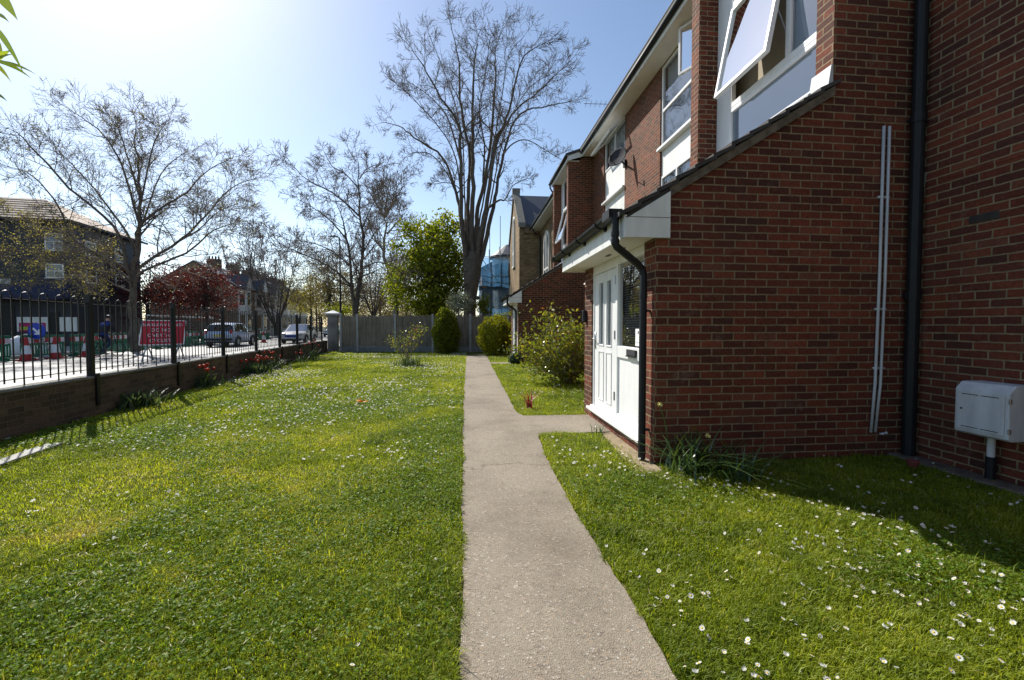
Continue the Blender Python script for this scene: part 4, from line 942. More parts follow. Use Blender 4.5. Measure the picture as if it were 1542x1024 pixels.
# green roadworks barriers
def make_barrier():
    t = sthing("barrier", "", "barrier", 0, 0, ZR, 0, "green plastic barriers round the roadworks")
    q = MB(); L = 1.0
    q.box(-L, L, -.025, .025, .90, 1.0); q.box(-L, L, -.025, .025, .58, .66); q.box(-L, L, -.025, .025, .14, .2)
    for k in range(17): x = -L + 2 * L * k / 16; q.box(x - .018, x + .018, -.02, .02, .2, .58)
    for x in (-L + .03, 0, L - .03): q.box(x - .03, x + .03, -.024, .024, .66, .9)
    q.build('frame', MT['green'], t, False)
    q = MB()
    for k in range(8): q.box(-L + .25 * k, -L + .25 * (k + 1), -.032, .032, .68, .88, k % 2)
    q.build('striped_board', [MT['conered'], MT['refl']], t, False)
    for x in (-.7, .7):
        q = MB(); q.prism([(-.3, 0), (.3, 0), (.3, .03), (.05, .15), (-.05, .15), (-.3, .03)], x - .03, x + .03, 'x'); q.build('foot', MT['green'], t, False)
    return t
bar = make_barrier(); n0 = 0
BL = "green barrier with red and white striped board, number %s along the roadworks"
spots = [(16.6 + 2.08 * k, 10.9 + .25 * math.sin(k * 1.7), .06 * math.sin(k * 2.3)) for k in range(16)]
where = ["at the left edge of the view", "behind the nearest traffic cone", "behind the blue arrow sign", "between the arrow sign and first railing post", "behind the first thick railing post", "beside the cyclist", "just ahead of the cyclist", "between cyclist and red sign", "behind the left half of the red sign", "behind the right half of the red sign", "just right of the red sign", "left of the pale blue car", "behind the pale blue car", "just past the pale blue car", "by the small distant cone", "farthest one, near the white car"]
for k, (s, t_, a) in enumerate(spots):
    o = bar if k == 0 else dup(bar, (0, 0, 0)); o.location = st(s, t_, ZR); o.rotation_euler = (0, 0, SROT + a); o["label"] = "green barrier with striped board " + where[k]
for k, s in enumerate((15.2, 17.3, 19.4)):
    o = dup(bar, st(s, 13.2, .09), SROT + .02, "green barrier in the back row, " + ("leftmost at the edge of the view", "behind the parked silver car's nose", "in front of the pub posters")[k])
# blue keep left arrow sign on a stand
p = gp(57, 541, ZR); sg = thing("arrow_sign", "round blue sign with white arrow pointing down right on a low stand", "road sign", p + Vector((0, 0, 0)), -.03)
q = MB(); q.lathe([(.335, -.012), (.335, .012)], (0, 0, 1.17), 36, 0, 'y'); q.build('disc', MT['signblue'], sg, False)
q = MB(); u = Vector((.707, 0, -.707)); v = Vector((.707, 0, .707)); c_ = Vector((0, -.015, 1.15))
q.obox(c_ - u * .05, u * .14, v * .038, (0, .002, 0)); q.obox(c_ + u * .115 - v * .055 - u * .03, (u * .707 + v * .707) * .10, (u * .707 - v * .707) * .034, (0, .0022, 0)); q.obox(c_ + u * .115 + v * .055 - u * .03, (u * .707 - v * .707) * .10, (u * .707 + v * .707) * .034, (0, .0018, 0))
q.build('arrow', MT['refl'], sg, False)
for sx in (-1, 1):
    q = MB(); q.bar((.16 * sx, .02, .9), (.28 * sx, -.2, .0), .035); q.bar((.16 * sx, .02, .9), (.28 * sx, .35, .0), .035); q.build('leg', MT['galv'], sg, False)
q = MB(); q.bar((-.2, .02, .84), (.2, .02, .84), .04); q.build('crossbar', MT['galv'], sg, False)
# red temporary sign
pl_, pr_ = gp(216, 549, ZR), gp(276, 546, ZR); c = (pl_ + pr_) / 2
sgn = thing("road_sign", "red temporary road sign with white capital lettering on folding metal legs", "road sign", c, math.atan2((pr_ - pl_).y, (pr_ - pl_).x))
TW, TB, z0, z1 = .63, .68, .70, 1.57
tilt = .16
def sp_(x, z, e=0): return (x, (z - z0) * tilt - .02 - e, z)
q = MB(); q.add([sp_(-TB, z0), sp_(TB - .09, z0), sp_(TW + .06, z1), sp_(-TW + .08, z1), *[(a, b_ + .012, c_) for a, b_, c_ in (sp_(-TB, z0), sp_(TB - .09, z0), sp_(TW + .06, z1), sp_(-TW + .08, z1))]], [(0, 1, 2, 3), (7, 6, 5, 4), (0, 4, 5, 1), (1, 5, 6, 2), (2, 6, 7, 3), (3, 7, 4, 0)])
q.build('board', MT['signred'], sgn, False)
q = MB(); cs = [Vector(sp_(*k)) for k in ((-TB, z0), (TB - .09, z0), (TW + .06, z1), (-TW + .08, z1))]
for a, b_ in zip(cs, cs[1:] + cs[:1]): q.bar(a, b_, .035, .03)
q.build('border', MT['refl'], sgn, False)
for k, (ln, zz, xo) in enumerate((("NARROW LANES", 1.41, .02), ("DO NOT", 1.22, .0), ("OVERTAKE", 1.03, -.03), ("CYCLIST", .84, -.08))):
    text_mesh(ln, .165 if k else .150, 'lettering', MT['refl'], sgn, (xo, (zz - z0) * tilt - .026, zz), (math.pi / 2 - math.atan(tilt), 0, 0), .002, 1.0)
for x in (-.55, .36):
    q = MB(); q.bar((x + .1, .0, .72), (x - .12, -.25, 0), .035); q.build('leg', MT['galv'], sgn, False)
    q = MB(); q.bar((x + .1, .0, .72), (x + .36, .55, 0), .035); q.build('leg', MT['galv'], sgn, False)
q = MB(); q.bar((-.60, .01, .68), (.56, .01, .68), .04); q.build('crossbar', MT['galv'], sgn, False)
# sacks of sand by the works
for k, (px, Z, w_, h_, lb) in enumerate(((31, 18.6, .42, .95, "tall white builder's sack beside the nearest cone behind the railing"), (79, 18.9, .34, .7, "pale grey builder's sack between the two nearest cones"))):
    p = wp(px, Z, ZR); t = thing("builders_sack", lb, "sack", p, 0, "sacks at the roadworks"); q = MB(); n = 20; vs_ = []; rr = random.Random(k + 3)
    H_ = [(0, .85), (.15, 1.02), (.4, 1.05), (.62, .95), (.78, .8), (.9, .55), (1.0, .2)]
    for z, f in H_:
        for j in range(n):
            a = 2 * math.pi * j / n; r_ = w_ * f * (1 + rr.uniform(-.07, .07)) / max(abs(math.cos(a)), abs(math.sin(a))) ** .6; vs_.append((r_ * math.cos(a), r_ * math.sin(a), z * h_))
    q.add(vs_, [(i * n + j, i * n + (j + 1) % n, (i + 1) * n + (j + 1) % n, (i + 1) * n + j) for i in range(len(H_) - 1) for j in range(n)] + [tuple((len(H_) - 1) * n + j for j in range(n))]); q.build('sack', MT['bag'], t, False, smooth=True)
    q = MB(); q.tube([(w_ * .7, 0, h_ * .75), (w_ * .5, .05, h_ * 1.08), (0, .05, h_ * 1.02)], .018, 6); q.build('handle', MT['bag'], t, False)

# ------------------------------------------------------------------ cars
def make_car(name, label, paint, prof, s, t, rot, group="cars in the street", estate=False, rear_plate=True):
    """prof: stations (x, z_bottom, z_belt, z_top, half_w_belt, half_w_top); x grows to the front"""
    T = sthing(name, label, "car", s, t, ZR, rot, group)
    rows = []
    for (x, zb, zl, zt, wb, wt) in prof:
        rows.append([(x, 0, zb), (x, wb * .86, zb), (x, wb * .985, zb + .14), (x, wb, (zb + zl) * .55), (x, wb * .965, zl), (x, wt, max(zl + .001, zt - .05)), (x, wt * .82, zt), (x, 0, zt + .012)])
    body = MB(); wins = {'windscreen': MB(), 'rear_window': MB(), 'side_window': MB(), 'side_window2': MB()}
    n = len(prof)
    # find the cabin: first and last stations with height over the belt
    cab = [i for i in range(n) if prof[i][3] - prof[i][2] > .12]; c0, c1 = cab[0], cab[-1]
    for side in (1, -1):
        for i in range(n - 1):
            for j in range(7):
                q = [rows[i][j], rows[i + 1][j], rows[i + 1][j + 1], rows[i][j + 1]]; q = [(a, b_ * side, c_) for a, b_, c_ in q]
                if j == 4 and c0 <= i < c1: wins['side_window' if side > 0 else 'side_window2'].add(q, [(0, 1, 2, 3)]); continue
                if j in (5, 6, 4) and i == c0 - 1: wins['rear_window'].add(q, [(0, 1, 2, 3)]); continue
                if j in (5, 6, 4) and i == c1: wins['windscreen'].add(q, [(0, 1, 2, 3)]); continue
                body.add(q, [(0, 1, 2, 3)])
        for i, e in ((0, rows[0]), (n - 1, rows[-1])):
            body.add([(a, b_ * side, c_) for a, b_, c_ in e], [tuple(range(8))])
    bo = body.build('body', paint, T, False, smooth=False)
    for k, v in wins.items(): v.build(k.rstrip('2'), MT['carglass'], T, False)
    # pillars
    q = MB(); xs = [prof[c0][0] * .0 + prof[c0][0] + (prof[c1][0] - prof[c0][0]) * f for f in (.0, .36, .68, 1)]
    for side in (1, -1):
        for x in xs[1:3]:
            ii = max(i for i in range(n) if prof[i][0] <= x + 1e-6); ii = min(ii, n - 2); f = (x - prof[ii][0]) / (prof[ii + 1][0] - prof[ii][0])
            g = lambda j: tuple(lerp(rows[ii][j][d], rows[ii + 1][j][d], f) for d in range(3))
            a, b_ = g(4), g(5); q.bar((a[0], (a[1] + .004) * side, a[2]), (b_[0], (b_[1] + .004) * side, b_[2]), .07, .012)
    q.build('door_pillar', MT['black'], T, False)
    L0, L1 = prof[0][0], prof[-1][0]; W = max(p_[4] for p_ in prof)
    for x in (L0 + .78, L1 - .82):
        for side in (1, -1):
            q = MB(); q.lathe([(.2, -.1), (.315, -.1), (.33, -.07), (.33, .07), (.315, .1), (.2, .1)], (x, side * (W - .09), .33), 22, 0, 'y'); o = q.build('wheel', MT['tyre'], T, False)
            q = MB(); q.lathe([(.2, -.102), (.18, -.075), (.05, -.09)] if side < 0 else [(.2, .102), (.18, .075), (.05, .09)], (x, side * (W - .09), .33), 18, 0, 'y'); q.build('rim', MT['galv'], o, False)
            q = MB(); q.tube([(x - .39 * math.cos(a), side * (W * .992 + .004), .33 + .39 * math.sin(a)) for a in [math.pi * k / 10 for k in range(11)]], .035, 6); q.build('wheel_arch', MT['black'], T, False)
    zb = prof[1][1]
    for side in (1, -1):
        q = MB(); q.obox((L0 + .03, side * W * .80, .98 if not estate else 1.0), (.05, 0, 0), (0, .07, 0), (0, 0, .13 if estate else .10)); q.build('tail_lamp', MT['tail'], T, False, bevel=.02)
        q = MB(); q.obox((L1 - .10, side * W * .74, .74), (.09, .02 * side, 0), (0, .19, 0), (0, 0, .075)); q.build('headlight', MT['headl'], T, False, bevel=.025)
        q = MB(); q.obox((prof[c1][0] + .35, side * (W + .09), prof[c1][2] + .03), (.05, 0, 0), (0, .09, 0), (0, 0, .06)); q.build('door_mirror', paint if paint is not MT['carblue'] else MT['black'], T, False, bevel=.02)
    q = MB(); q.obox((L0 - .022, 0, .50), (.03, 0, 0), (0, W * .9, 0), (0, 0, .07)); q.obox((L0 - .008, 0, .32), (.02, 0, 0), (0, W * .82, 0), (0, 0, .06)); q.build('rear_bumper', MT['black'] if estate else paint, T, False, bevel=.02)
    q = MB(); q.obox((L0 - .058, 0, .74), (.006, 0, 0), (0, .26, 0), (0, 0, .055)); q.build('rear_plate', MT['plate_y'], T, False)
    q = MB(); q.obox((L1 + .012, 0, .30), (.02, 0, 0), (0, W * .78, 0), (0, 0, .08)); q.build('lower_grille', MT['black'], T, False, bevel=.01)
    q = MB(); q.obox((L1 + .01, 0, .46), (.015, 0, 0), (0, .27, 0), (0, 0, .055)); q.build('front_plate', MT['refl'], T, False)
    return T
HATCH = [(-2.0, .42, .80, .81, .72, .70), (-1.96, .30, .92, .93, .80, .74), (-1.86, .24, 1.0, 1.01, .845, .72), (-1.45, .22, 1.0, 1.45, .87, .66), (-.6, .22, .97, 1.53, .88, .68), (.25, .22, .94, 1.50, .88, .66), (1.02, .22, .93, .96, .87, .80), (1.6, .24, .84, .87, .84, .72), (1.92, .28, .70, .72, .74, .60), (2.02, .34, .58, .60, .62, .55)]
EST = [(-2.15, .42, .80, .81, .76, .74), (-2.12, .32, .98, .99, .83, .78), (-2.05, .26, 1.02, 1.03, .86, .76), (-1.88, .24, 1.02, 1.46, .87, .70), (-1.2, .22, 1.0, 1.58, .89, .71), (.2, .22, .97, 1.56, .89, .69), (.95, .22, .95, .98, .88, .82), (1.6, .24, .88, .90, .85, .74), (1.95, .28, .74, .76, .76, .62), (2.06, .34, .6, .62, .64, .57)]
make_car("moving_car", "pale blue silver estate car driving away, seen from behind through the railing", MT['carblue'], EST, 32.0, 8.05, .02, estate=True)
wc = make_car("moving_car", "white hatchback with dark blue grille coming towards the camera near the gate pillar", MT['carwhite'], HATCH, 36.6, 4.9, math.pi - .03)
q = MB(); q.add([(2.045, -.42, .66), (2.045, .42, .66), (2.075, .30, .5), (2.075, -.30, .5)], [(0, 1, 2, 3)]); q.obox((2.03, 0, .60), (.012, 0, 0), (0, .45, 0), (0, 0, .07)); q.build('grille', MT['signblue'], wc, False)
make_car("parked_car", "silver people carrier parked behind the green barriers at the far left", MT['carsilver'], [(x * 1.12, zb, zl * 1.22, zt * 1.27, wb, wt) for x, zb, zl, zt, wb, wt in EST], 17.3, 14.9, .0)
make_car("parked_car", "white car parked far down the street beyond the barriers", MT['carwhite'], HATCH, 53.5, 11.9 - 3.0, .02)
make_car("parked_car", "small silver car parked far off just left of the oncoming white car", MT['carsilver'], HATCH, 58.0, 6.3, math.pi)

# ------------------------------------------------------------------ cyclist
pc = gp(160, 538, ZR); s_, t_ = st_of(pc)
bk_ = sthing("bicycle", "dark bicycle with a red rear light ridden past the green barriers", "bicycle", s_, t_, ZR, -.25)
for x in (-.52, .55):
    q = MB(); q.tube([(x + .33 * math.cos(a), 0, .34 + .33 * math.sin(a)) for a in [2 * math.pi * k / 28 for k in range(29)]], .018, 6, cap=False); o = q.build('wheel', MT['tyre'], bk_, False)
    q = MB()
    for k in range(14): a = 2 * math.pi * k / 14; q.tube([(x, 0, .34), (x + .32 * math.cos(a), 0, .34 + .32 * math.sin(a))], .0025, 3)
    q.build('spokes', MT['hinge'], o, False)
q = MB()
for a, b_ in (((-.52, 0, .34), (-.16, 0, .86)), ((-.52, 0, .34), (-.08, 0, .30)), ((-.08, 0, .30), (-.16, 0, .92)), ((-.08, 0, .30), (.40, 0, .78)), ((-.15, 0, .82), (.38, 0, .88)), ((.37, 0, .96), (.55, 0, .34))): q.tube([a, b_], .017, 6)
q.build('frame', MT['black'], bk_, False)
q = MB(); q.tube([(.42, -.28, 1.04), (.38, -.2, 1.02), (.37, 0, .98), (.38, .2, 1.02), (.42, .28, 1.04)], .014, 6); q.build('handlebar', MT['black'], bk_, False)
q = MB(); q.obox((-.19, 0, .95), (.13, 0, 0), (0, .07, 0), (0, 0, .03)); q.build('saddle', MT['black'], bk_, False, bevel=.02)
q = MB(); q.lathe([(.03, -.02), (.034, .0), (.02, .02)], (-.30, 0, .80), 10, 0, 'x'); q.build('rear_light', MT['tail'], bk_, False)
for sd_, px_, pz_ in ((1, .06, .42), (-1, -.2, .19)):
    q = MB(); q.bar((-.08, .05 * sd_, .30), (px_, .07 * sd_, pz_), .02); q.obox((px_, .12 * sd_, pz_), (.05, 0, 0), (0, .05, 0), (0, 0, .012)); q.build('pedal', MT['black'], bk_, False)
def skin_figure(name, joints, edges, rad, mats, matf, parent):
    me = bpy.data.meshes.new(name); me.from_pydata(joints, edges, []); o = bpy.data.objects.new(name, me); COL.objects.link(o)
    m_ = o.modifiers.new("skin", 'SKIN'); m_.use_smooth_shade = True
    for k, d in enumerate(me.skin_vertices[0].data): d.radius = (rad[k], rad[k]); d.use_root = (k == 0)
    sb_ = o.modifiers.new("sub", 'SUBSURF'); sb_.levels = 2; sb_.render_levels = 2
    dg = bpy.context.evaluated_depsgraph_get(); me2 = bpy.data.meshes.new_from_object(o.evaluated_get(dg)); bpy.data.objects.remove(o)
    me2.name = name; me2.materials.clear()
    for mm in mats: me2.materials.append(mm)
    for p_ in me2.polygons: p_.material_index = matf(p_.center); p_.use_smooth = True
    o = bpy.data.objects.new(name, me2); COL.objects.link(o)
    if parent: o.parent = parent
    return o
rider = sthing("person", "cyclist in black jacket with blue shoulder panel and blue jeans seen from behind", "person", s_, t_, ZR, -.25)
J = [(-.17, 0, 1.02), (-.10, 0, 1.20), (.0, 0, 1.40), (.06, 0, 1.50), (.10, 0, 1.58), (.14, 0, 1.66), (.15, 0, 1.76)]; RAD = [.15, .155, .17, .10, .06, .095, .085]
E_ = [(i, i + 1) for i in range(6)]
def chain(base, pts, rs):
    i = base
    for p_, r_ in zip(pts, rs): J.append(p_); RAD.append(r_); E_.append((i, len(J) - 1)); i = len(J) - 1
    return i
for sd_ in (1, -1):
    h_ = chain(2, [(.03, .19 * sd_, 1.43), (.16, .25 * sd_, 1.22), (.36, .27 * sd_, 1.09), (.415, .265 * sd_, 1.07)], [.075, .052, .036, .032])
    for k in range(4): chain(h_, [(.45, (.235 + .02 * k) * sd_, 1.075), (.455, (.235 + .02 * k) * sd_, 1.045 + .003 * k)], [.010, .009])
    chain(h_, [(.42, .225 * sd_, 1.05)], [.010])
    px_, pz_ = (.06, .42) if sd_ > 0 else (-.2, .19)
    kn = (.22, .11 * sd_, .80) if sd_ > 0 else (.12, .11 * sd_, .62)
    chain(0, [(-.12, .10 * sd_, .98), kn, (px_ - .07, .12 * sd_, pz_ + .12), (px_ + .09, .12 * sd_, pz_ + .05)], [.10, .065, .045, .04])
def mf(c_):
    if c_.z > 1.60: return 3
    if c_.x > .37 and 1.0 < c_.z < 1.15: return 3
    if c_.z > 1.40: return 1
    if c_.z > 1.0 and not (c_.z < 1.08 and c_.x < -.1): return 0
    if c_.z > .92 and c_.x < .05: return 1
    if c_.z < .27 or (c_.x > .02 and c_.z < .50 and c_.y > 0 and c_.z < .5 and c_.x > .02 and c_.z > .4): return 4
    return 2
skin_figure("body", J, E_, RAD, [MT['jacket'], MT['jblue'], MT['jeans'], MT['skin'], MT['black']], mf, rider)
q = MB(); q.lathe([(.118, 0), (.122, .04), (.10, .10), (.05, .135), (.001, .142)], (.145, 0, 1.72), 16); q.build('helmet', MT['black'], rider, False, smooth=True)
q = MB(); q.lathe([(.012, -.02), (.018, .0), (.012, .02)], (.255, 0, 1.665), 8); q.build('nose', MT['skin'], rider, False, smooth=True)
for sd_ in (1, -1):
    q = MB(); q.lathe([(.008, -.03), (.02, .0), (.008, .03)], (.14, .105 * sd_, 1.66), 8); q.build('ear', MT['skin'], rider, False, smooth=True)

# ------------------------------------------------------------------ pub on the corner, far left
PB = sthing("pub_building", "dark navy painted corner pub with pale tan hipped roof and white windows", "building", 31.3, 16.9)
DX, DY, EH = 7.0, 26.0, 7.95
q = MB(); q.box(0, DX, 0, DY, 0, EH); q.build('wall', MT['navy'], PB, False)
ov = .35; q = MB()
A = [(-ov, -ov, EH), (DX + ov, -ov, EH), (DX + ov, DY, EH), (-ov, DY, EH)]; r0, r1 = (DX / 2, 3.6, EH + 2.15), (DX / 2, DY, EH + 2.15)
q.add(A + [r0, r1], [(0, 1, 4), (1, 2, 5, 4), (3, 0, 4, 5), (0, 3, 2, 1), (2, 3, 5)])
for k in range(9):
    f = k / 9; z = EH + 2.15 * f; x = -ov + (DX / 2 + ov) * f; y = -ov + (3.6 + ov) * f
    q.bar((x, y, z + .02), (x, DY, z + .02), .05, .035)
q.build('roof', MT['tan_tile'], PB, False)
q = MB(); q.box(-ov - .06, -ov, -ov, DY, EH - .12, EH + .03); q.box(-ov, DX + ov, -ov - .06, -ov, EH - .12, EH + .03); q.build('gutter', MT['black'], PB, False)
def pub_window(x, y, z, w_, h_, face):
    f = MB(); p = MB(); fr = .07
    if face == 'x':
        f.box(x - .05, x + .02, y - w_ / 2, y - w_ / 2 + fr, z, z + h_); f.box(x - .05, x + .02, y + w_ / 2 - fr, y + w_ / 2, z, z + h_)
        for zz in (z, z + h_ / 2 - fr / 2, z + h_ - fr): f.box(x - .049, x + .02, y - w_ / 2 + fr, y + w_ / 2 - fr, zz, zz + fr)
        f.box(x - .048, x + .02, y - .02, y + .02, z + fr, z + h_ / 2 - fr / 2); f.box(x - .10, x + .02, y - w_ / 2 - .06, y + w_ / 2 + .06, z - .07, z)
        p.box(x - .02, x - .005, y - w_ / 2 + fr, y + w_ / 2 - fr, z + fr, z + h_ - fr)
    else:
        f.box(x - w_ / 2, x - w_ / 2 + fr, y - .05, y + .02, z, z + h_); f.box(x + w_ / 2 - fr, x + w_ / 2, y - .05, y + .02, z, z + h_)
        for zz in (z, z + h_ / 2 - fr / 2, z + h_ - fr): f.box(x - w_ / 2 + fr, x + w_ / 2 - fr, y - .049, y + .02, zz, zz + fr)
        p.box(x - w_ / 2 + fr, x + w_ / 2 - fr, y - .02, y - .005, z + fr, z + h_ - fr)
    o = f.build('window', MT['white'], PB, False); p.build('pane', MT['blind' if z > 6 else 'carglass'], o, False)
for y in (.75, 4.2, 8.2): pub_window(0, y, 6.1, .95, 1.05, 'x'); pub_window(0, y, 4.35, .95, .9, 'x')
for x in (1.8, 4.6): pub_window(x, 0, 6.0, .95, 1.0, 'y'); pub_window(x, 0, 4.2, .95, .95, 'y')
q = MB(); q.prism([(-.02, 3.95), (-1.15, 3.2), (-1.15, 2.95), (-.02, 3.1)], -.0, DY, 'y'); q.build('awning', MT['awning'], PB, False)
q = MB(); q.box(-.06, -.022, 3.0, DY, 3.95, 4.25); q.build('fascia_sign', MT['galv'], PB, False)
for k, (ya, yb) in enumerate(((-.35, .55), (1.15, 2.75), (4.4, 5.6))):
    q = MB(); q.box(-.10, -.04, ya, yb, 1.0, 1.9); o = q.build('poster_board', MT['white_old'], PB, False)
    if k == 1:
        q = MB(); q.box(-.105, -.10, ya + .12, yb - .1, 1.0, 1.55); q.build('poster_print', MT['magenta'], o, False)
        q = MB(); q.box(-.109, -.105, yb - .55, yb - .16, 1.1, 1.3); q.build('poster_motif', MT['lime'], o, False)
q = MB(); q.box(-.03, -.001, .6, 1.1, 0, 2.2); q.build('door', MT['black'], PB, False)
q = MB(); q.box(-.03, -.001, 2.9, 4.3, 0, 2.6); q.build('door', MT['black'], PB, False)
# long slatted screen behind the plum trees
sf = sthing("slatted_screen", "long dark slatted screen with white top rail behind the big street tree", "screen", 33.5, 13.9)
q = MB()
for k in range(9): q.box(0, 9.5, -.02, .02, .2 + .2 * k, .33 + .2 * k)
q.build('slats', MT['bark_dark'], sf, False)
for k in range(6):
    q = MB(); q.box(1.9 * k - .05, 1.9 * k + .05, .021, .12, 0, 2.05); q.build('post', MT['galv'], sf, False)
q = MB(); q.box(-.1, 9.6, -.06, .14, 2.05, 2.15); q.build('top_rail', MT['white_old'], sf, False)
# terraced houses along the far side
def far_house(s, t, w_, lab, rot=0.0):
    H_ = sthing("bay_house", lab, "house", s, t, .05, rot, "bay fronted terraced houses down the street")
    eh, rh, dep = 6.1, 9.0, 9.0
    q = MB(); q.prism([(0, 0), (dep, 0), (dep, eh), (dep / 2, rh), (0, eh)], 0, w_, 'x'); q.build('wall', MT['brick_terrace'], H_, False)
    q = MB(); q.prism([(-.25, eh - .1), (dep / 2, rh + .08), (dep / 2, rh + .2), (-.25, eh + .05)], .01, w_ - .01, 'x'); q.prism([(dep / 2, rh + .08), (dep + .2, eh - .1), (dep + .2, eh + .05), (dep / 2, rh + .2)], .01, w_ - .01, 'x'); r_ = q.build('roof', MT['slate'], H_, False)
    q = MB(); q.box(w_ - .5, w_ + .0, dep / 2 - .8, dep / 2 + .8, rh - .5, rh + 1.1)
    for k in range(4): q.lathe([(.12, rh + 1.1), (.10, rh + 1.5)], (w_ - .25, dep / 2 - .55 + .37 * k, 0), 8)
    q.build('chimney', MT['chimney'], r_, False)
    bx0, bx1 = .5, 3.1; P_ = [(bx0, 0), (bx0 + .6, -.8), (bx1 - .6, -.8), (bx1, 0)]
    q = MB(); q.prism(P_, 0, 5.9, 'z'); o = q.build('bay', MT['render'], H_, False)
    for za, zb in ((1.0, 2.7), (3.9, 5.5)):
        for (a, b_) in zip(P_, P_[1:]):
            A_, B_ = Vector((*a, 0)), Vector((*b_, 0)); d = (B_ - A_).normalized(); nn = Vector((d.y, -d.x, 0)); k_ = .22
            a2, b2 = A_ + d * k_ + nn * .012, B_ - d * k_ + nn * .012; q = MB()
            q.add([(a2.x, a2.y, za), (b2.x, b2.y, za), (b2.x, b2.y, zb), (a2.x, a2.y, zb)], [(0, 1, 2, 3)]); w__ = q.build('window', MT['carglass'], o, False)
    q = MB(); q.prism([(bx0 - .15, 5.9), ((bx0 + bx1) / 2, 7.7), (bx1 + .15, 5.9)], -.9, 2.4, 'y'); q.build('bay_gable', MT['slate'], H_, False)
    q = MB(); q.prism([(bx0 + .2, 5.95), ((bx0 + bx1) / 2, 7.4), (bx1 - .2, 5.95)], -.94, -.9, 'y'); q.build('gable_board', MT['render'], H_, False)
    for za, zb in ((3.9, 5.4),):
        q = MB(); q.box(w_ - 1.5, w_ - .5, -.03, .0, za, zb); q.build('window', MT['carglass'], H_, False)
    q = MB(); q.box(w_ - 1.45, w_ - .5, -.03, .0, 0, 2.2); q.build('door', MT['black'], H_, False)
    q = MB(); q.box(w_ - 1.6, w_ - .4, -.12, -.0, 2.3, 2.55); q.build('door_lintel', MT['render'], H_, False)
    return H_
for k, lab in enumerate(("nearest bay fronted terraced house, half hidden behind the purple leaved tree", "second bay fronted terraced house from the purple leaved tree", "third bay fronted house, between the two bare street trees", "fourth bay fronted house, behind the multi stemmed bare tree", "fifth bay fronted house, left of the brown gable end", "last bay fronted house, ending in a blank brown gable")):
    far_house(57 + 5.6 * k, 17.2, 5.6, lab)
q = None
# lamp posts
def lamp(px, Z, h, lab):
    p = wp(px, Z); t = thing("lamp_post", lab, "lamp post", p, SROT, "street lamp posts")
    q = MB(); q.lathe([(.11, 0), (.11, 1.2), (.075, 1.25), (.05, h)], (0, 0, 0), 10); q.build('pole', MT['black'], t, False)
    q = MB(); q.tube([(0, 0, h - .02), (0, .1, h + .1), (0, .2, h + .12)], .035, 8); q.build('arm', MT['black'], t, False)
    q = MB(); q.obox((0, .40, h + .12), (.10, 0, 0), (0, .22, 0), (0, 0, .05)); q.build('lantern', MT['galv'], t, False, bevel=.02)
lamp(513.5, 31, 7.7, "tall thin lamp post rising through the dark bare tree behind the gate pillar")
lamp(477, 52, 7.4, "shorter looking distant lamp post in front of the olive green tree")

# ------------------------------------------------------------------ yellow brick hall and its gabled wing beyond the terrace
ch = thing("brick_hall", "old yellow brick hall with arched windows, steep slate gable and stone coping", "building", (5.2, 28, 0))
HX, HY0, HY1 = 4.62, 17.95, 27.4
q = MB(); q.box(HX, 9, HY0, HY1, 0, 7.75); q.box(3.3, 12, 27.4, 33.4, 0, 7.8)
q.prism([(27.4, 7.8), (33.4, 7.8), (30.4, 10.5)], 3.3, 3.62, 'x'); q.build('wall', MT['brick_yellow'], ch)
q = MB(); q.prism([(27.35, 7.72), (30.4, 10.48), (33.45, 7.72), (33.45, 7.9), (30.4, 10.64), (27.35, 7.9)], 3.62, 12, 'x')
q.prism([(4.1, 7.62), (6.8, 10.2), (9.5, 7.62), (9.5, 7.75), (6.8, 10.34), (4.1, 7.75)], HY0, 27.39, 'y'); q.build('roof', MT['slate'], ch)
q = MB(); q.prism([(27.1, 7.65), (30.4, 10.66), (33.7, 7.65), (33.7, 7.95), (30.4, 10.9), (27.1, 7.95)], 3.2, 3.66, 'x'); q.box(3.15, 3.7, 30.25, 30.55, 10.75, 11.1); q.build('coping', MT['coping'], ch)
q = MB(); q.box(4.06, 4.10, HY0, 27.3, 7.45, 7.64); q.box(4.10, HX, HY0, 27.3, 7.45, 7.47); q.build('fascia', MT['white_old'], ch)
q = MB(); q.tube([(4.0, HY0, 7.6), (4.0, 27.3, 7.6)], .06, 8); q.tube([(4.0, 26.7, 7.58), (4.2, 26.7, 7.2), (4.55, 26.7, 7.0), (4.55, 26.7, .1)], .05, 8); q.build('gutter', MT['black'], ch)
def arch(y, w_, z0, z1, x):
    P_ = [(y - w_ / 2, z0), (y + w_ / 2, z0)] + [(y + w_ / 2 * math.cos(a), z1 - w_ / 2 + w_ / 2 * 1.1 * math.sin(a)) for a in [math.pi * k / 12 for k in range(13)]]
    q = MB(); q.prism(P_, x - .03, x + .02, 'x'); o = q.build('window', MT['carglass'], ch)
    q = MB(); q.tube([(x - .03, a, b_) for a, b_ in P_[2:]], .07, 6); q.bar((x - .03, y - w_ / 2, z0), (x - .03, y - w_ / 2, z1 - w_ / 2), .12); q.bar((x - .03, y + w_ / 2, z0), (x - .03, y + w_ / 2, z1 - w_ / 2), .12); q.bar((x - .04, y, z0), (x - .04, y, z1), .09); q.bar((x - .04, y - w_ / 2, z0 + .9), (x - .04, y + w_ / 2, z0 + .9), .08); q.box(x - .12, x, y - w_ / 2 - .1, y + w_ / 2 + .1, z0 - .12, z0); q.build('frame', MT['white_old'], o)
arch(21.3, 1.5, 3.8, 6.8, HX); arch(24.7, 1.5, 3.8, 6.8, HX); arch(30.4, 1.0, 5.6, 9.0, 3.3)
q = MB(); q.box(3.62, 4.6, 27.3, 27.398, 7.3, 7.6); q.box(3.62, 4.6, 27.33, 27.398, 7.0, 7.12); q.build('corbel', MT['brick_yellow'], ch)
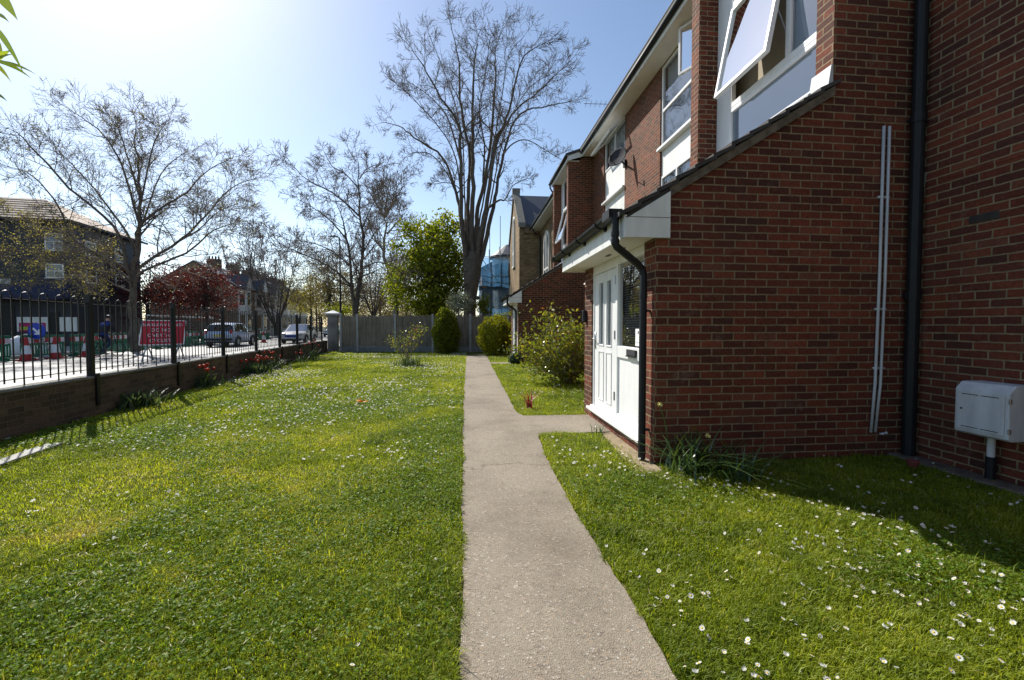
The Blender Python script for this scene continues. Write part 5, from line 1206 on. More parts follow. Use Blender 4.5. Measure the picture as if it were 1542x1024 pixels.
sd2 = thing("satellite_dish", "small dark satellite dish fixed on the yellow hall wall beyond the terrace", "satellite dish", (4.5, 20.4, 4.4))
q = MB(); q.lathe([(.30, -.05), (.22, .0), (.1, .03), (.01, .035)], (4.2, 20.2, 4.45), 18, 0, 'x'); q.build('reflector', MT['galv'], sd2); q = MB(); q.bar((4.22, 20.2, 4.45), (HX, 20.3, 4.4), .05); q.build('bracket', MT['black'], sd2)
# bay fronted house wrapped in scaffolding
bh = thing("bayed_villa", "white bayed villa with low conical slate roof behind blue netted scaffolding", "house", (2.6, 37.5, 0))
q = MB(); q.box(1.2, 9, 37.4, 46, 0, 6.4); q.build('wall', MT['brick_terrace'], bh)
q = MB(); q.lathe([(1.3, 0), (1.3, 7.15)], (3.4, 36.6, 0), 16); q.build('bay', MT['render'], bh, smooth=False)
q = MB(); q.lathe([(1.6, 7.1), (1.58, 7.25), (.3, 8.25), (.01, 8.35)], (3.4, 36.6, 0), 16); q.prism([(.9, 6.35), (9.3, 6.35), (7, 7.6), (3.2, 7.6)], 37.6, 45.5, 'y'); q.build('roof', MT['slate'], bh)
for k in range(5):
    a = R(-160 + 35 * k); q = MB(); c_ = Vector((3.4 + 1.31 * math.cos(a), 36.6 + 1.31 * math.sin(a), 5.6)); u = Vector((-math.sin(a), math.cos(a), 0)); q.obox(c_, u * .36, Vector((math.cos(a), math.sin(a), 0)) * .02, (0, 0, .95)); q.build('window', MT['carglass'], bh)
sc_ = thing("scaffolding", "tube scaffolding wrapped in blue netting round the villa beyond the fence", "scaffolding", (1, 34.8, 0))
SX = [.95, 1.75, 2.6, 3.2]
for x in SX:
    for y in (34.4, 35.5):
        q = MB(); q.tube([(x, y, 0), (x, y, 7.6 + (2.6 if y < 35 and x in (1.75, 2.6) else rnd.uniform(0, 1)))], .03, 6); q.build('standard', MT['galv'], sc_)
for z in (2.2, 4.3, 4.95, 5.45, 6.9):
    q = MB(); q.tube([(.85, 34.4, z), (3.3, 34.4, z)], .028, 6); q.build('ledger', MT['galv'], sc_)
q = MB(); q.tube([(.95, 34.36, 4.2), (2.6, 34.36, .4)], .028, 6); q.build('brace', MT['galv'], sc_)
q = MB(); q.tube([(2.6, 34.36, 4.6), (.95, 34.36, 7.0)], .028, 6); q.build('brace', MT['galv'], sc_)
q = MB(); q.box(.85, 3.3, 34.4, 35.6, 4.30, 4.36); q.box(.85, 3.3, 34.36, 34.395, 4.36, 4.58); q.build('platform', MT['timber'], sc_)
q = MB(); nx, nz = 40, 24; vs_ = []
for i in range(nx + 1):
    for j in range(nz + 1):
        x = .87 + 2.4 * i / nx; z = .3 + 6.5 * j / nz; vs_.append((x, 34.30 - .05 * math.sin(x * 5 + z) - .04 * math.sin(z * 3.1 + x * 2), z))
q.add(vs_, [(i * (nz + 1) + j, (i + 1) * (nz + 1) + j, (i + 1) * (nz + 1) + j + 1, i * (nz + 1) + j + 1) for i in range(nx) for j in range(nz)]); q.build('debris_netting', MT['bluenet'], sc_, smooth=True)
# ------------------------------------------------------------------ trees
class Tree:
    def __init__(s, seed): s.rr = random.Random(seed); s.thick = MB(); s.thin = MB(); s.tips = []
    def tube(s, pts, rs):
        r = rs[0]
        if r > .045: s.thick.tube(pts, rs, 9 if r > .18 else 6, 0, False)
        else: s.thin.tube(pts, rs, 4 if r > .02 else 3, 0, False)
    def rv(s): return Vector((s.rr.gauss(0, 1), s.rr.gauss(0, 1), s.rr.gauss(0, 1)))
    def grow(s, p, d, L, r, lvl, P):
        n = 4 if lvl < 2 else 3; pts = [p.copy()]; ds = [d]
        for k in range(n):
            d = (d + s.rv() * P['wob'] + Vector((0, 0, P['trop']))).normalized(); p = p + d * (L / n); pts.append(p.copy()); ds.append(d)
        rs = [max(P['rmin'], r * (1 - .62 * k / n)) for k in range(n + 1)]
        s.tube(pts, rs)
        if lvl < P['max']:
            for c in range(P['nc'][lvl]):
                f = s.rr.uniform(.22, 1.0); k = min(n - 1, int(f * n)); q = pts[k].lerp(pts[k + 1], f * n - k); dd = ds[k + 1]
                ax = s.rv(); ax = (ax - dd * ax.dot(dd)).normalized(); a = R(s.rr.uniform(*P['ang']))
                s.grow(q, (dd * math.cos(a) + ax * math.sin(a)).normalized(), L * s.rr.uniform(*P['lr']) * (1.1 - .45 * f), max(P['rmin'], rs[k] * .58), lvl + 1, P)
        else: s.tips.append(pts[-1]); s.tips.append(pts[-2])
    def limb(s, pts, r0, r1, P, nsec, L1, sub=4, start=.25, grow_end=True):
        """explicit limb through pts (smoothed), with secondary branches grown from it"""
        pts = [Vector(p) for p in pts]; out = []
        for i in range(len(pts) - 1):
            a = pts[max(0, i - 1)]; b = pts[i]; c = pts[i + 1]; d = pts[min(len(pts) - 1, i + 2)]
            for k in range(sub):
                t = k / sub; out.append(.5 * ((2 * b) + (c - a) * t + (2 * a - 5 * b + 4 * c - d) * t * t + (3 * b - a - 3 * c + d) * t ** 3))
        out.append(pts[-1]); n = len(out) - 1
        for i in range(1, n): out[i] = out[i] + s.rv() * (r0 * .16)
        rs = [max(r1, lerp(r0, r1, (i / n) ** .75)) for i in range(n + 1)]
        # split where the limb gets thin so each piece uses the right number of sides
        s.thick.tube(out, rs, 9 if r0 > .15 else 7, 0, False)
        for c in range(nsec):
            f = start + (1 - start) * (c + s.rr.random()) / nsec; k = min(n - 1, int(f * n)); q = out[k].lerp(out[k + 1], f * n - k); dd = (out[k + 1] - out[k]).normalized()
            ax = s.rv(); ax = (ax - dd * ax.dot(dd)).normalized(); a = R(s.rr.uniform(*P['ang']))
            s.grow(q, (dd * math.cos(a) + ax * math.sin(a)).normalized(), L1 * s.rr.uniform(.55, 1.2) * (1.15 - .4 * f), max(P['rmin'], min(rs[k] * .5, .05)), 1, P)
        if grow_end: s.grow(out[-1], (out[-1] - out[-2]).normalized(), L1 * .7, r1, 1, P)
        return out
    def finish(s, name, label, base, bark, twig, group=None, cat="tree"):
        t = thing(name, label, cat, base, 0, group)
        s.thick.build('trunk', MT[bark], t, smooth=True, recalc=False); s.thin.build('twigs', MT[twig], t, recalc=False); return t
def blend(a, b, t):
    n = 7
    def rs(pl):
        out = []
        for k in range(n):
            f = k / (n - 1) * (len(pl) - 1); i = min(len(pl) - 2, int(f)); u = f - i; out.append((lerp(pl[i][0], pl[i + 1][0], u), lerp(pl[i][1], pl[i + 1][1], u)))
        return out
    return [(lerp(p[0], q[0], t), lerp(p[1], q[1], t)) for p, q in zip(rs(a), rs(b))]
def px_limb(pl, Z, dz=0.0):
    n = len(pl); return [pz(x, y, Z + dz * (i / max(1, n - 1)) ** 1.2) for i, (x, y) in enumerate(pl)]
FINE = dict(wob=.16, trop=.05, rmin=.0075, max=3, nc=[0, 7, 5, 0], ang=(24, 66), lr=(.48, .82))

# tall pollarded tree behind the fence
Z = 26.5; T = Tree(101); b0 = wp(709, Z)
P = dict(FINE, trop=.06, rmin=.0085, nc=[0, 7, 4, 0], lr=(.5, .88))
trk = [b0, pz(708, 470, Z), pz(708, 430, Z), pz(711, 395, Z)]
T.thick.tube([b0 - Vector((0, 0, .1)), b0 + Vector((0, 0, .5)), pz(707, 475, Z), pz(708, 450, Z), pz(710, 425, Z), pz(712, 398, Z), pz(713, 380, Z)], [.62, .44, .38, .38, .48, .54, .30], 16, 0, False)
LB = [([(703, 425), (699, 380), (696, 340), (691, 310), (682, 272), (666, 231), (622, 200), (597, 181), (570, 176)], .19, 1.5, 9, 1.9),
      ([(703, 420), (699, 370), (695, 320), (693, 219), (688, 175), (663, 137), (635, 87), (618, 55)], .2, -2.5, 11, 2.2),
      ([(708, 415), (705, 370), (704, 312), (707, 234), (694, 156), (691, 94), (685, 47), (677, 8)], .2, 2.0, 11, 2.2),
      ([(710, 410), (710, 360), (711, 300), (713, 219), (712, 175), (713, 103), (716, 62), (722, 30)], .22, -.6, 11, 2.3),
      ([(714, 410), (716, 350), (722, 297), (735, 244), (744, 156), (747, 94), (747, 56), (759, 24)], .2, 3.0, 11, 2.3),
      ([(716, 412), (724, 350), (735, 300), (747, 206), (760, 181), (775, 125), (791, 72), (823, 46)], .2, -2.5, 11, 2.2),
      ([(718, 410), (730, 370), (744, 312), (750, 275), (763, 212), (785, 162), (829, 150), (866, 141)], .19, 1.0, 11, 2.0),
      ([(747, 218), (754, 194), (779, 156), (810, 131), (835, 106), (864, 78)], .09, -1.5, 9, 1.8),
      ([(738, 312), (752, 302), (762, 296), (774, 275), (792, 265)], .085, -1.0, 5, 1.2),
      ([(758, 226), (775, 208), (797, 203), (825, 219), (843, 230)], .055, 1.0, 6, 1.4),
      ([(700, 300), (688, 276), (672, 270), (655, 272)], .05, -1.2, 5, 1.1),
      ([(694, 240), (680, 190), (668, 160), (640, 130), (606, 108)], .075, 2.0, 8, 1.8),
      ([(728, 270), (730, 210), (722, 160), (730, 110), (736, 60)], .07, -3, 8, 1.9),
      ([(690, 300), (672, 255), (650, 228), (628, 222), (612, 226)], .05, -2, 6, 1.3)]
for i_, j_, t_, dz_ in ((0, 1, .5, -2), (1, 2, .45, 3.4), (4, 5, .5, -1), (5, 6, .5, 2.6)):
    LB.append((blend(LB[i_][0], LB[j_][0], t_), .075, dz_, 10, 2.1))
for pl, r0, dz, ns, L1 in LB:
    pl = [(710 + (x_ - 710) * .97, 400 + (y_ - 400) * ((.945 if y_ < 60 else .96) if y_ < 300 else 1)) for x_, y_ in pl]; T.limb(px_limb(pl, Z, dz), r0 * .98, .015, P, int(ns * 1.4), L1 * .78, 4, .40)
for k in range(9):                                                  # burrs and pollard knuckles
    c = pz(rnd.uniform(698, 722), rnd.uniform(385, 470), Z - .35); T.thick.lathe([(.02, -.12), (.13, -.05), (.15, .02), (.09, .1), (.02, .13)], c, 8)
T.finish("pollarded_tree", "tall bare pollarded tree with many upright limbs rising behind the timber fence", b0, 'bark', 'twig')

# dark bare tree
Z = 28; T = Tree(102); b0 = wp(535, Z); P = dict(FINE, rmin=.0095, trop=.03)
LB = [([(535, 495), (535, 471), (542, 421), (547, 372), (543.5, 327), (540, 271), (538, 240)], .26, 0, 12, 2.2, .3),
      ([(534, 478), (533, 455), (530, 431), (526, 377), (519, 347), (514, 327), (505, 300)], .19, -1.0, 10, 2.2, .3),
      ([(528, 430), (508, 410), (484, 395), (438, 375), (408, 360)], .10, -1.5, 13, 1.9, .1),
      ([(526, 400), (500, 378), (468, 365), (435, 362)], .075, 1.5, 9, 1.7, .2),
      ([(522, 360), (495, 330), (470, 312), (448, 300)], .075, 1.0, 9, 1.7, .2),
      ([(543, 327), (502, 291), (463, 271), (436, 243)], .09, -1.5, 10, 1.8, .15),
      ([(541, 285), (520, 262), (500, 250), (490, 232)], .06, 1, 8, 1.5, .2),
      ([(541, 270), (552, 255), (574, 246)], .055, -.5, 6, 1.3, .2),
      ([(546, 405), (566, 395), (588, 400), (610, 415)], .075, -1.5, 9, 1.6, .2),
      ([(547, 380), (565, 350), (585, 330)], .065, 1.5, 8, 1.6, .2),
      ([(545, 345), (560, 310), (572, 290)], .06, -1.2, 8, 1.5, .2),
      ([(545, 420), (532, 395), (520, 385), (500, 410)], .05, 2.0, 6, 1.4, .2)]
for pl, r0, dz, ns, L1, st0 in LB: T.limb(px_limb(pl, Z, dz), r0 * .8, .014, P, int(ns * 1.35), L1 * .9, 4, st0)
T.finish("bare_tree", "dark bare two stemmed tree behind the left part of the timber fence", b0, 'bark_dark', 'twig')
# paler bare tree behind it
Z = 42; T = Tree(103); b0 = wp(596, Z); P = dict(FINE, rmin=.014, trop=.05)
LB = [([(597, 500), (596, 474), (590, 423), (579, 385), (582, 347), (579, 324)], .42, 0, 8, 2.8, .4), ([(579, 326), (570, 312), (560, 295), (556, 288)], .16, 2, 9, 2.4, .1), ([(580, 326), (590, 308), (600, 292), (606, 282)], .16, -2, 9, 2.4, .1),
      ([(583, 352), (598, 335), (610, 320)], .12, 2, 8, 2.3, .1), ([(580, 380), (565, 360), (556, 335)], .13, -2, 8, 2.3, .1), ([(590, 420), (605, 400), (618, 385)], .12, 1, 7, 2.2, .1), ([(580, 325), (582, 300), (585, 283)], .13, 0, 9, 2.4, .1)]
for pl, r0, dz, ns, L1, st0 in LB: T.limb(px_limb(pl, Z, dz), r0, .03, P, ns, L1, 3, st0)
T.finish("bare_tree", "paler mottled bare tree standing between the dark bare tree and the green tree", b0, 'bark_pale', 'twig')

# big spreading street tree coming into leaf, left
Z = 23.0; T = Tree(104); b0 = wp(203, Z); P = dict(FINE, rmin=.0075, trop=.035, nc=[0, 8, 5, 0], wob=.15)
LB = [([(204, 533), (201, 490), (200, 451), (199, 420), (207, 375), (211, 330), (211, 276), (206, 225), (204, 180)], .34, 0, 10, 2.2, .55),
      ([(198, 418), (192, 402), (172, 342), (105, 283), (60, 235), (32, 205), (16, 195)], .15, -2.5, 13, 2.0, .25),
      ([(203, 385), (193, 353), (151, 297), (116, 255), (90, 228)], .12, 2.5, 11, 2.0, .25),
      ([(199, 425), (197, 409), (116, 364), (88, 311), (49, 265), (10, 250)], .13, -1.0, 13, 2.0, .25),
      ([(210, 345), (207, 328), (183, 248), (155, 202), (123, 177), (92, 157)], .11, 1.5, 11, 1.9, .25),
      ([(210, 320), (214, 297), (232, 216), (250, 185)], .10, -1.5, 10, 1.9, .25),
      ([(207, 380), (209, 342), (246, 311), (281, 290), (306, 262), (348, 238)], .12, -2.5, 12, 1.9, .25),
      ([(202, 425), (211, 402), (274, 360), (309, 325), (348, 283), (380, 270)], .15, 1.5, 13, 2.0, .25),
      ([(203, 432), (214, 409), (281, 381), (323, 346), (368, 333)], .13, -1.5, 12, 1.9, .25),
      ([(208, 360), (211, 346), (242, 262), (279, 230)], .11, 2.5, 10, 1.9, .25),
      ([(212, 300), (190, 230), (178, 190)], .08, -2.0, 8, 1.8, .2),
      ([(262, 368), (300, 345), (330, 318), (362, 305)], .06, 2.0, 9, 1.6, .2),
      ([(197, 432), (190, 416), (134, 378), (53, 346), (5, 328)], .11, 1.5, 13, 1.7, .25),
      ([(197, 436), (188, 420), (105, 399), (35, 381), (0, 372)], .10, -2.0, 13, 1.6, .25),
      ([(198, 440), (175, 430), (140, 415), (80, 420), (30, 415)], .07, 1.0, 9, 1.3, .25)]
low = []
for i, (pl, r0, dz, ns, L1, st0) in enumerate(LB):
    k0 = len(T.tips); T.limb(px_limb(pl, Z, dz), r0 * .74, .014, P, int(ns * 1.4), L1 * .92, 4, st0)
    if i >= 12: low += T.tips[k0:]
tr = T.finish("street_tree", "wide spreading street tree just coming into leaf above the roadworks", b0, 'bark', 'twig')
tp = np.array([p[:] for p in T.tips]); sel = nr.random(len(tp)) < .34; C = tp[sel]; C = C + nr.normal(0, .09, C.shape)
lo_ = np.array([p[:] for p in low]); C2 = lo_ + nr.normal(0, .14, lo_.shape)
C = np.concatenate([C, C2]); leaf_cloud('leaves', C, .075, MT['olive'], tr, .1, .6)

def bare_generic(name, label, base, h, spread, seed, nl=6, r=.18, fork=.2, bark='bark_dark', group=None, rmin=.02, L1=2.2, leaves=None):
    T = Tree(seed); rr = T.rr; base = Vector(base); P = dict(FINE, rmin=rmin, trop=.08, nc=[0, 5, 3, 0])
    top = base + Vector((0, 0, h * fork)); T.thick.tube([base - Vector((0, 0, .1)), base + Vector((rr.uniform(-.05, .05), 0, h * fork * .5)), top], [r * 1.25, r, r * .9], 9, 0, False)
    for k in range(nl):
        a = 2 * math.pi * (k + rr.uniform(-.3, .3)) / nl; e = Vector((math.cos(a) * spread * rr.uniform(.4, 1), math.sin(a) * spread * rr.uniform(.4, 1), h * rr.uniform(.72, .98)))
        m1 = top.lerp(base + e, .4) + Vector((e.x * .06, e.y * .06, -.02 * h)); T.limb([top - Vector((0, 0, .2)), m1, base + e], r * .5, rmin * 1.3, P, 10, L1, 4, .25)
    t = T.finish(name, label, base, bark, 'twig', group)
    if leaves: tp = np.array([p[:] for p in T.tips]); C = np.repeat(tp, leaves[1], 0) + nr.normal(0, leaves[3], (len(tp) * leaves[1], 3)); leaf_cloud('leaves', C, leaves[2], MT[leaves[0]], t, .1, .6)
    return t
bare_generic("bare_tree", "slender bare street tree in front of the second bay fronted house", wp(372, 62), 15.0, 4.2, 201, 6, .22, .25, L1=3.0, rmin=.022)
bare_generic("bare_tree", "bare multi stemmed street tree left of the distant lamp post", wp(416, 56), 13.5, 4.6, 202, 7, .26, .08, L1=3.0, rmin=.022)
bare_generic("bare_tree", "faint bare tree far off behind the roofs between the two street trees", wp(396, 95), 17, 5, 203, 6, .3, .25, L1=3.5, rmin=.03)
bare_generic("bare_tree", "thin bare tree behind the brown thicket right of the dark bare tree", wp(563, 48), 12, 3.5, 205, 6, .2, .2, L1=2.6, rmin=.02)

def leafy(name, label, base, cc, cr, matl, nclump, per, leaf, seed, bark='bark', r=.16, group=None, csize=.22, cat="tree", twig='twig', lump=.22, flat=.2, minr=.35):
    rr = random.Random(seed); rg = np.random.default_rng(seed); base = Vector(base); cc = Vector(cc)
    t = thing(name, label, cat, base, 0, group); q = MB(); C = []
    low_ = cc - Vector((0, 0, cr[2] * .75)); q.tube([base - Vector((0, 0, .1)), base.lerp(low_, .5) + Vector((rr.uniform(-.1, .1), 0, 0)), low_, cc], [r * 1.2, r, r * .85, r * .3], 9, 0, False)
    ph = [rr.uniform(0, 6.28) for _ in range(5)]
    for k in range(nclump):
        d = rg.normal(size=3); d /= np.linalg.norm(d); f = minr + (1 - minr) * rr.random() ** .45
        l = 1 + lump * (math.sin(d[0] * 4 + ph[0]) * math.sin(d[1] * 5 + ph[1]) + .7 * math.sin(d[2] * 7 + ph[2]) * math.sin(d[0] * 9 + ph[3]))
        p = cc + Vector((d[0] * cr[0], d[1] * cr[1], d[2] * cr[2])) * (f * l)
        if p.z < base.z + .15: continue
        if k % 2 == 0:
            s0 = low_.lerp(cc, rr.random()); m_ = s0.lerp(p, .5) + Vector((0, 0, .1)); q.tube([s0, m_, p], [r * .28, r * .16, .012], 5, 0, False)
        n = int(per * rr.uniform(.5, 1.5)); g = rg.normal(size=(n, 3)) * np.array([csize, csize, csize * .7]) * rr.uniform(.7, 1.35); C.append(g + np.array(p[:]))
    C = np.concatenate(C); tint = np.concatenate([np.clip(rg.normal(rr.uniform(.3, .7), .16, 1), 0, 1).repeat(len(c)) for c in [C]]) if 0 else np.clip(rg.normal(.5, .2, len(C)), 0, 1)
    leaf_cloud('crown', C, leaf, MT[matl], t, flat, .6, tint); q.build('trunk', MT[bark], t, smooth=True, recalc=False); return t
c = pz(655, 402, 29); leafy("green_tree", "dense fresh green broadleaf tree behind the fence left of the pollarded tree", wp(643, 29), c, (2.4, 2.3, 3.75), 'chestnut', 290, 62, .20, 301, 'bark_dark', .2, csize=.30, lump=.24)
c = pz(597, 432, 30); leafy("young_tree", "small fresh green sapling at the lower left of the green tree", wp(598, 30), c, (.75, .7, 1.5), 'chestnut', 55, 30, .17, 302, 'bark_dark', .06, csize=.22)
for k, (px, Z_, py, rx, rz_, lab) in enumerate(((222, 32.0, 432, 3.0, 2.5, "purple leaved plum tree behind the trunk of the big street tree"), (310, 34.0, 440, 2.25, 2.35, "rounded dark red plum tree right of the big street tree"), (268, 37, 442, 1.9, 1.9, "smaller purple plum tree between the two larger ones"))):
    c = pz(px, py, Z_); leafy("plum_tree", lab, wp(px + 3, Z_), c, (rx, rx * .9, rz_), 'plum', 150, 44, .14, 310 + k, 'bark_dark', .12, "purple plum trees across the street", csize=.25, minr=.2, lump=.32)
for k, (px, Z_, py, rx, rz_, m_, nc, lab) in enumerate(((468, 58, 437, 2.9, 3.8, 'olive', 170, "olive green leafy tree just left of the tall lamp post"), (496, 50, 425, 2.6, 4.6, 'brownleaf', 170, "tall brownish budding tree behind the tall lamp post"), (452, 66, 452, 3.0, 2.4, 'olive', 110, "lower spreading olive bush at the end of the bay fronted houses"),
    (535, 50, 445, 3.2, 3.2, 'brownleaf', 150, "brown budding thicket tree directly behind the dark bare tree"), (572, 54, 446, 3.0, 3.0, 'brownleaf', 130, "brown budding thicket tree right of the dark bare tree"), (612, 56, 448, 3.0, 2.8, 'brownleaf', 120, "brown budding thicket tree behind the young sapling"), (505, 62, 455, 3.4, 2.4, 'brownleaf', 110, "low brown thicket behind the gate pillar"), (515, 33, 466, .9, .55, 'chestnut', 24, "low yellow green bush just above the fence by the gate pillar"))):
    c = pz(px, py, Z_); leafy("budding_tree" if k < 7 else "garden_bush", lab, wp(px, Z_), c, (rx, rx, rz_), m_, nc, 34, .17 if k < 7 else .12, 330 + k, 'bark_dark', .14, "budding trees beyond the fence" if k < 7 else None, csize=.42 if k < 7 else .2, minr=.15, cat="tree" if k < 7 else "bush", lump=.3)
c = pz(691, 459, 24.2); leafy("flowering_bush", "pale white flowered bush at the foot of the pollarded tree", wp(691, 24.2), c, (.55, .5, .75), 'silverleaf', 60, 40, .09, 341, 'bark_dark', .05, csize=.14, cat="bush")
c = pz(727, 464, 24.6); leafy("ivy_bush", "dark leafy bush on the right side of the pollarded tree trunk", wp(727, 24.6), c, (.4, .4, .7), 'yew', 40, 40, .10, 342, 'bark_dark', .05, csize=.14, cat="bush")
for k in range(9):
    px = 380 + 34 * k; Z_ = 95 + 6 * (k % 3); c = wp(px, Z_, 4.2); leafy("distant_tree", "distant hazy tree seen low between the trunks, " + ("behind the house roofs", "left of the multi stemmed tree", "right of the multi stemmed tree", "behind the olive tree", "left of the tall lamp post", "right of the tall lamp post", "behind the dark bare tree", "left of the sapling", "behind the sapling")[k], (c.x, c.y, 0), c, (4.2, 4, 3.4), 'brownleaf', 90, 30, .30, 360 + k, 'bark_dark', .2, "distant trees", csize=.7, minr=.1)

# ------------------------------------------------------------------ grass and daisies
GR = nr.random((96, 96))
def vn(x, y, f, o=0):
    x, y = x * f + o * 17.3 + 500, y * f + o * 9.1 + 500; xi, yi = np.floor(x).astype(int), np.floor(y).astype(int); u, v = x - xi, y - yi; u, v = u * u * (3 - 2 * u), v * v * (3 - 2 * v)
    g = lambda a, b: GR[a % 96, b % 96]
    return g(xi, yi) * (1 - u) * (1 - v) + g(xi + 1, yi) * u * (1 - v) + g(xi, yi + 1) * (1 - u) * v + g(xi + 1, yi + 1) * u * v
def fb(x, y, f, o=0): return (vn(x, y, f, o) + .5 * vn(x, y, f * 2.1, o + 1) + .25 * vn(x, y, f * 4.3, o + 2)) / 1.75
la = np.array(LEFT); ra_ = np.array(RIGHT); ray_, rax_ = ra_[:, 0] + np.arange(len(RIGHT)) * 1e-6, ra_[:, 1]
FN0 = fp(640)
def on_lawn(x, y, m=0.0):
    e = np.interp(y, la[:, 0], la[:, 1]) + .006 * np.sin(y * 3.1 + 1) + .004 * np.sin(y * 8.7 + 2) + .003 * np.sin(y * 31 + 3) + .034 * (vn(x * 0, y, 9, 41) - .5) + .024 * (vn(x * 0, y, 27, 42) - .5)
    er = np.interp(y, ray_, rax_); er = er + .006 * np.sin((y + er) * 3.1 + 5) + .004 * np.sin((y + er) * 8.7 + 10) + .034 * (vn(x * 0, y, 9, 43) - .5) + .024 * (vn(x * 0, y, 27, 44) - .5)
    tt = (x - SP.x) * SN.x + (y - SP.y) * SN.y
    ok = (tt < -.03) & ((x < e - m) | (x > er + m)) & ~((x > 1.77) & (y > 3.9) & (y < 6.43)) & ~((x > 1.77) & (y > 15.1) & (y < 17.7)) & (x < 4.48)
    ok &= ~((x > .85) & (x < 1.8) & (y > 5.15) & (y < 6.2)) & ~((x > .85) & (x < 1.8) & (y > 14.97) & (y < 15.42)) & ~((y > 19.6) & (x > -.12) & (x < .9) & (y < 19.8))
    ok &= ((x - FN0.x) * FN.x + (y - FN0.y) * FN.y) < -.06
    return ok
def in_view(x, y, lim=56): 
    z = x * FWD.x + y * FWD.y; s_ = x * RT.x + y * RT.y; return (z > 1.2) & (np.abs(s_) < z * math.tan(R(lim)) + .3)
PX, PY, SC = [], [], []
for d0, d1, dens, sc in ((1.2, 2.4, 24000, 1.0), (2.4, 4.2, 14000, 1.15), (4.2, 7, 9500, 1.3), (7, 12, 4200, 1.8), (12, 24, 1700, 2.8)):
    x0, x1, y0_, y1_ = max(-9.5, -d1), min(4.5, d1), max(-.2, 0), min(23.5, d1); n = int((x1 - x0) * (y1_ - y0_) * dens); x = nr.uniform(x0, x1, n); y = nr.uniform(y0_, y1_, n)
    d = np.hypot(x, y); k = (d >= d0) & (d < d1) & in_view(x, y) & on_lawn(x, y); x, y = x[k], y[k]
    bare = np.clip((x - 1.42) / .25, 0, 1) * ((y > 3.7) & (y < 5.15) & (x < 1.8)); shade = ((x - FN0.x) * FN.x + (y - FN0.y) * FN.y) > -1.0
    worn = np.clip((fb(x, y, 1.1, 9) - .66) * 5, 0, .6)
    keep = nr.random(len(x)) > np.maximum(np.maximum(bare * .97, shade * .55), worn); x, y = x[keep], y[keep]
    PX.append(x); PY.append(y); SC.append(np.full(len(x), sc))
x = np.concatenate(PX); y = np.concatenate(PY); sc = np.concatenate(SC); n = len(x)
n1, n2, n3 = fb(x, y, .55, 0), fb(x, y, 1.9, 3), fb(x, y, 6, 6)
n4 = fb(x, y, 3.4, 12); clump = np.clip((n4 - .56) * 6, 0, 1); H = (.017 + .018 * n2 + .010 * n3 + .020 * clump + nr.uniform(-.006, .012, n)) * (1 + .10 * (sc - 1)); H *= np.where(nr.random(n) < .015, 1.9, 1)
Wd = .0042 * sc * nr.uniform(.7, 1.3, n); a = nr.uniform(0, 6.283, n); ln = nr.uniform(.25, 1.1, n)
tint = np.clip(.46 - .14 * clump + .60 * (n1 - .5) + .60 * (n2 - .5) + .4 * (n3 - .5) + nr.normal(0, .12, n), 0, 1); tint = np.where(nr.random(n) < .022, .97, tint)
d = np.stack([np.cos(a), np.sin(a), 0 * a], 1); s_ = np.stack([-np.sin(a), np.cos(a), 0 * a], 1); B = np.stack([x, y, np.full(n, -.002)], 1); up = np.array([0, 0, 1.0])
M1 = B + d * (H * ln * .28)[:, None] + up * (H * .62)[:, None]; M2 = B + d * (H * ln)[:, None] + up * (H * (1 - .25 * ln))[:, None]
w1 = (s_ * Wd[:, None] * .5)
V = np.stack([B - w1, B + w1, M1 + w1 * .8, M1 - w1 * .8, M2], 1).reshape(-1, 3); k = (np.arange(n) * 5)[:, None]
F = np.concatenate([k + np.array([[0, 1, 2]]), k + np.array([[0, 2, 3]]), k + np.array([[3, 2, 4]])], 1).reshape(-1, 3)
g = np_mesh("grass", V, F, MT['grass'], None, np.repeat(tint, 5), 'POINT'); tag(g, kind="stuff")
print("grass blades", n)
# clover and other broad leaves in patches
n = 330000; x = nr.uniform(-7, 4.4, n); y = nr.uniform(.6, 9, n); dd_ = np.hypot(x, y); pr_c = np.clip(np.maximum(fb(x, y, .9, 21) - .47 - .07 * (x > 0), .16 * np.exp(-((x + .75) ** 2 / .35 + (y - 1.95) ** 2 / .12))) * 5, .0, .8) * np.clip(2.8 / dd_, .05, 1) ** 1.3
k = (nr.random(n) < pr_c) & in_view(x, y) & on_lawn(x, y, .01) & ~((x > 1.3) & (y > 3.7) & (y < 5.15)); x, y = x[k], y[k]; sz = np.clip(.010 + .0016 * np.hypot(x, y), .012, .03)
C = np.stack([x, y, np.where(fb(x, y, 2, 61) > .5, .036, .026) + .02 * nr.random(len(x))], 1); a0 = nr.uniform(0, 6.28, len(x)); C = np.concatenate([C + np.stack([np.cos(a0 + q_), np.sin(a0 + q_), 0 * a0], 1) * (sz * .42)[:, None] for q_ in (0, 2.09, 4.19)]); sz = np.concatenate([sz] * 3) * .85
g = leaf_cloud("clover", C, sz, MT['clover'], None, .75, .9, None, True, fold=.12); tag(g, kind="stuff"); print("clover", len(x))
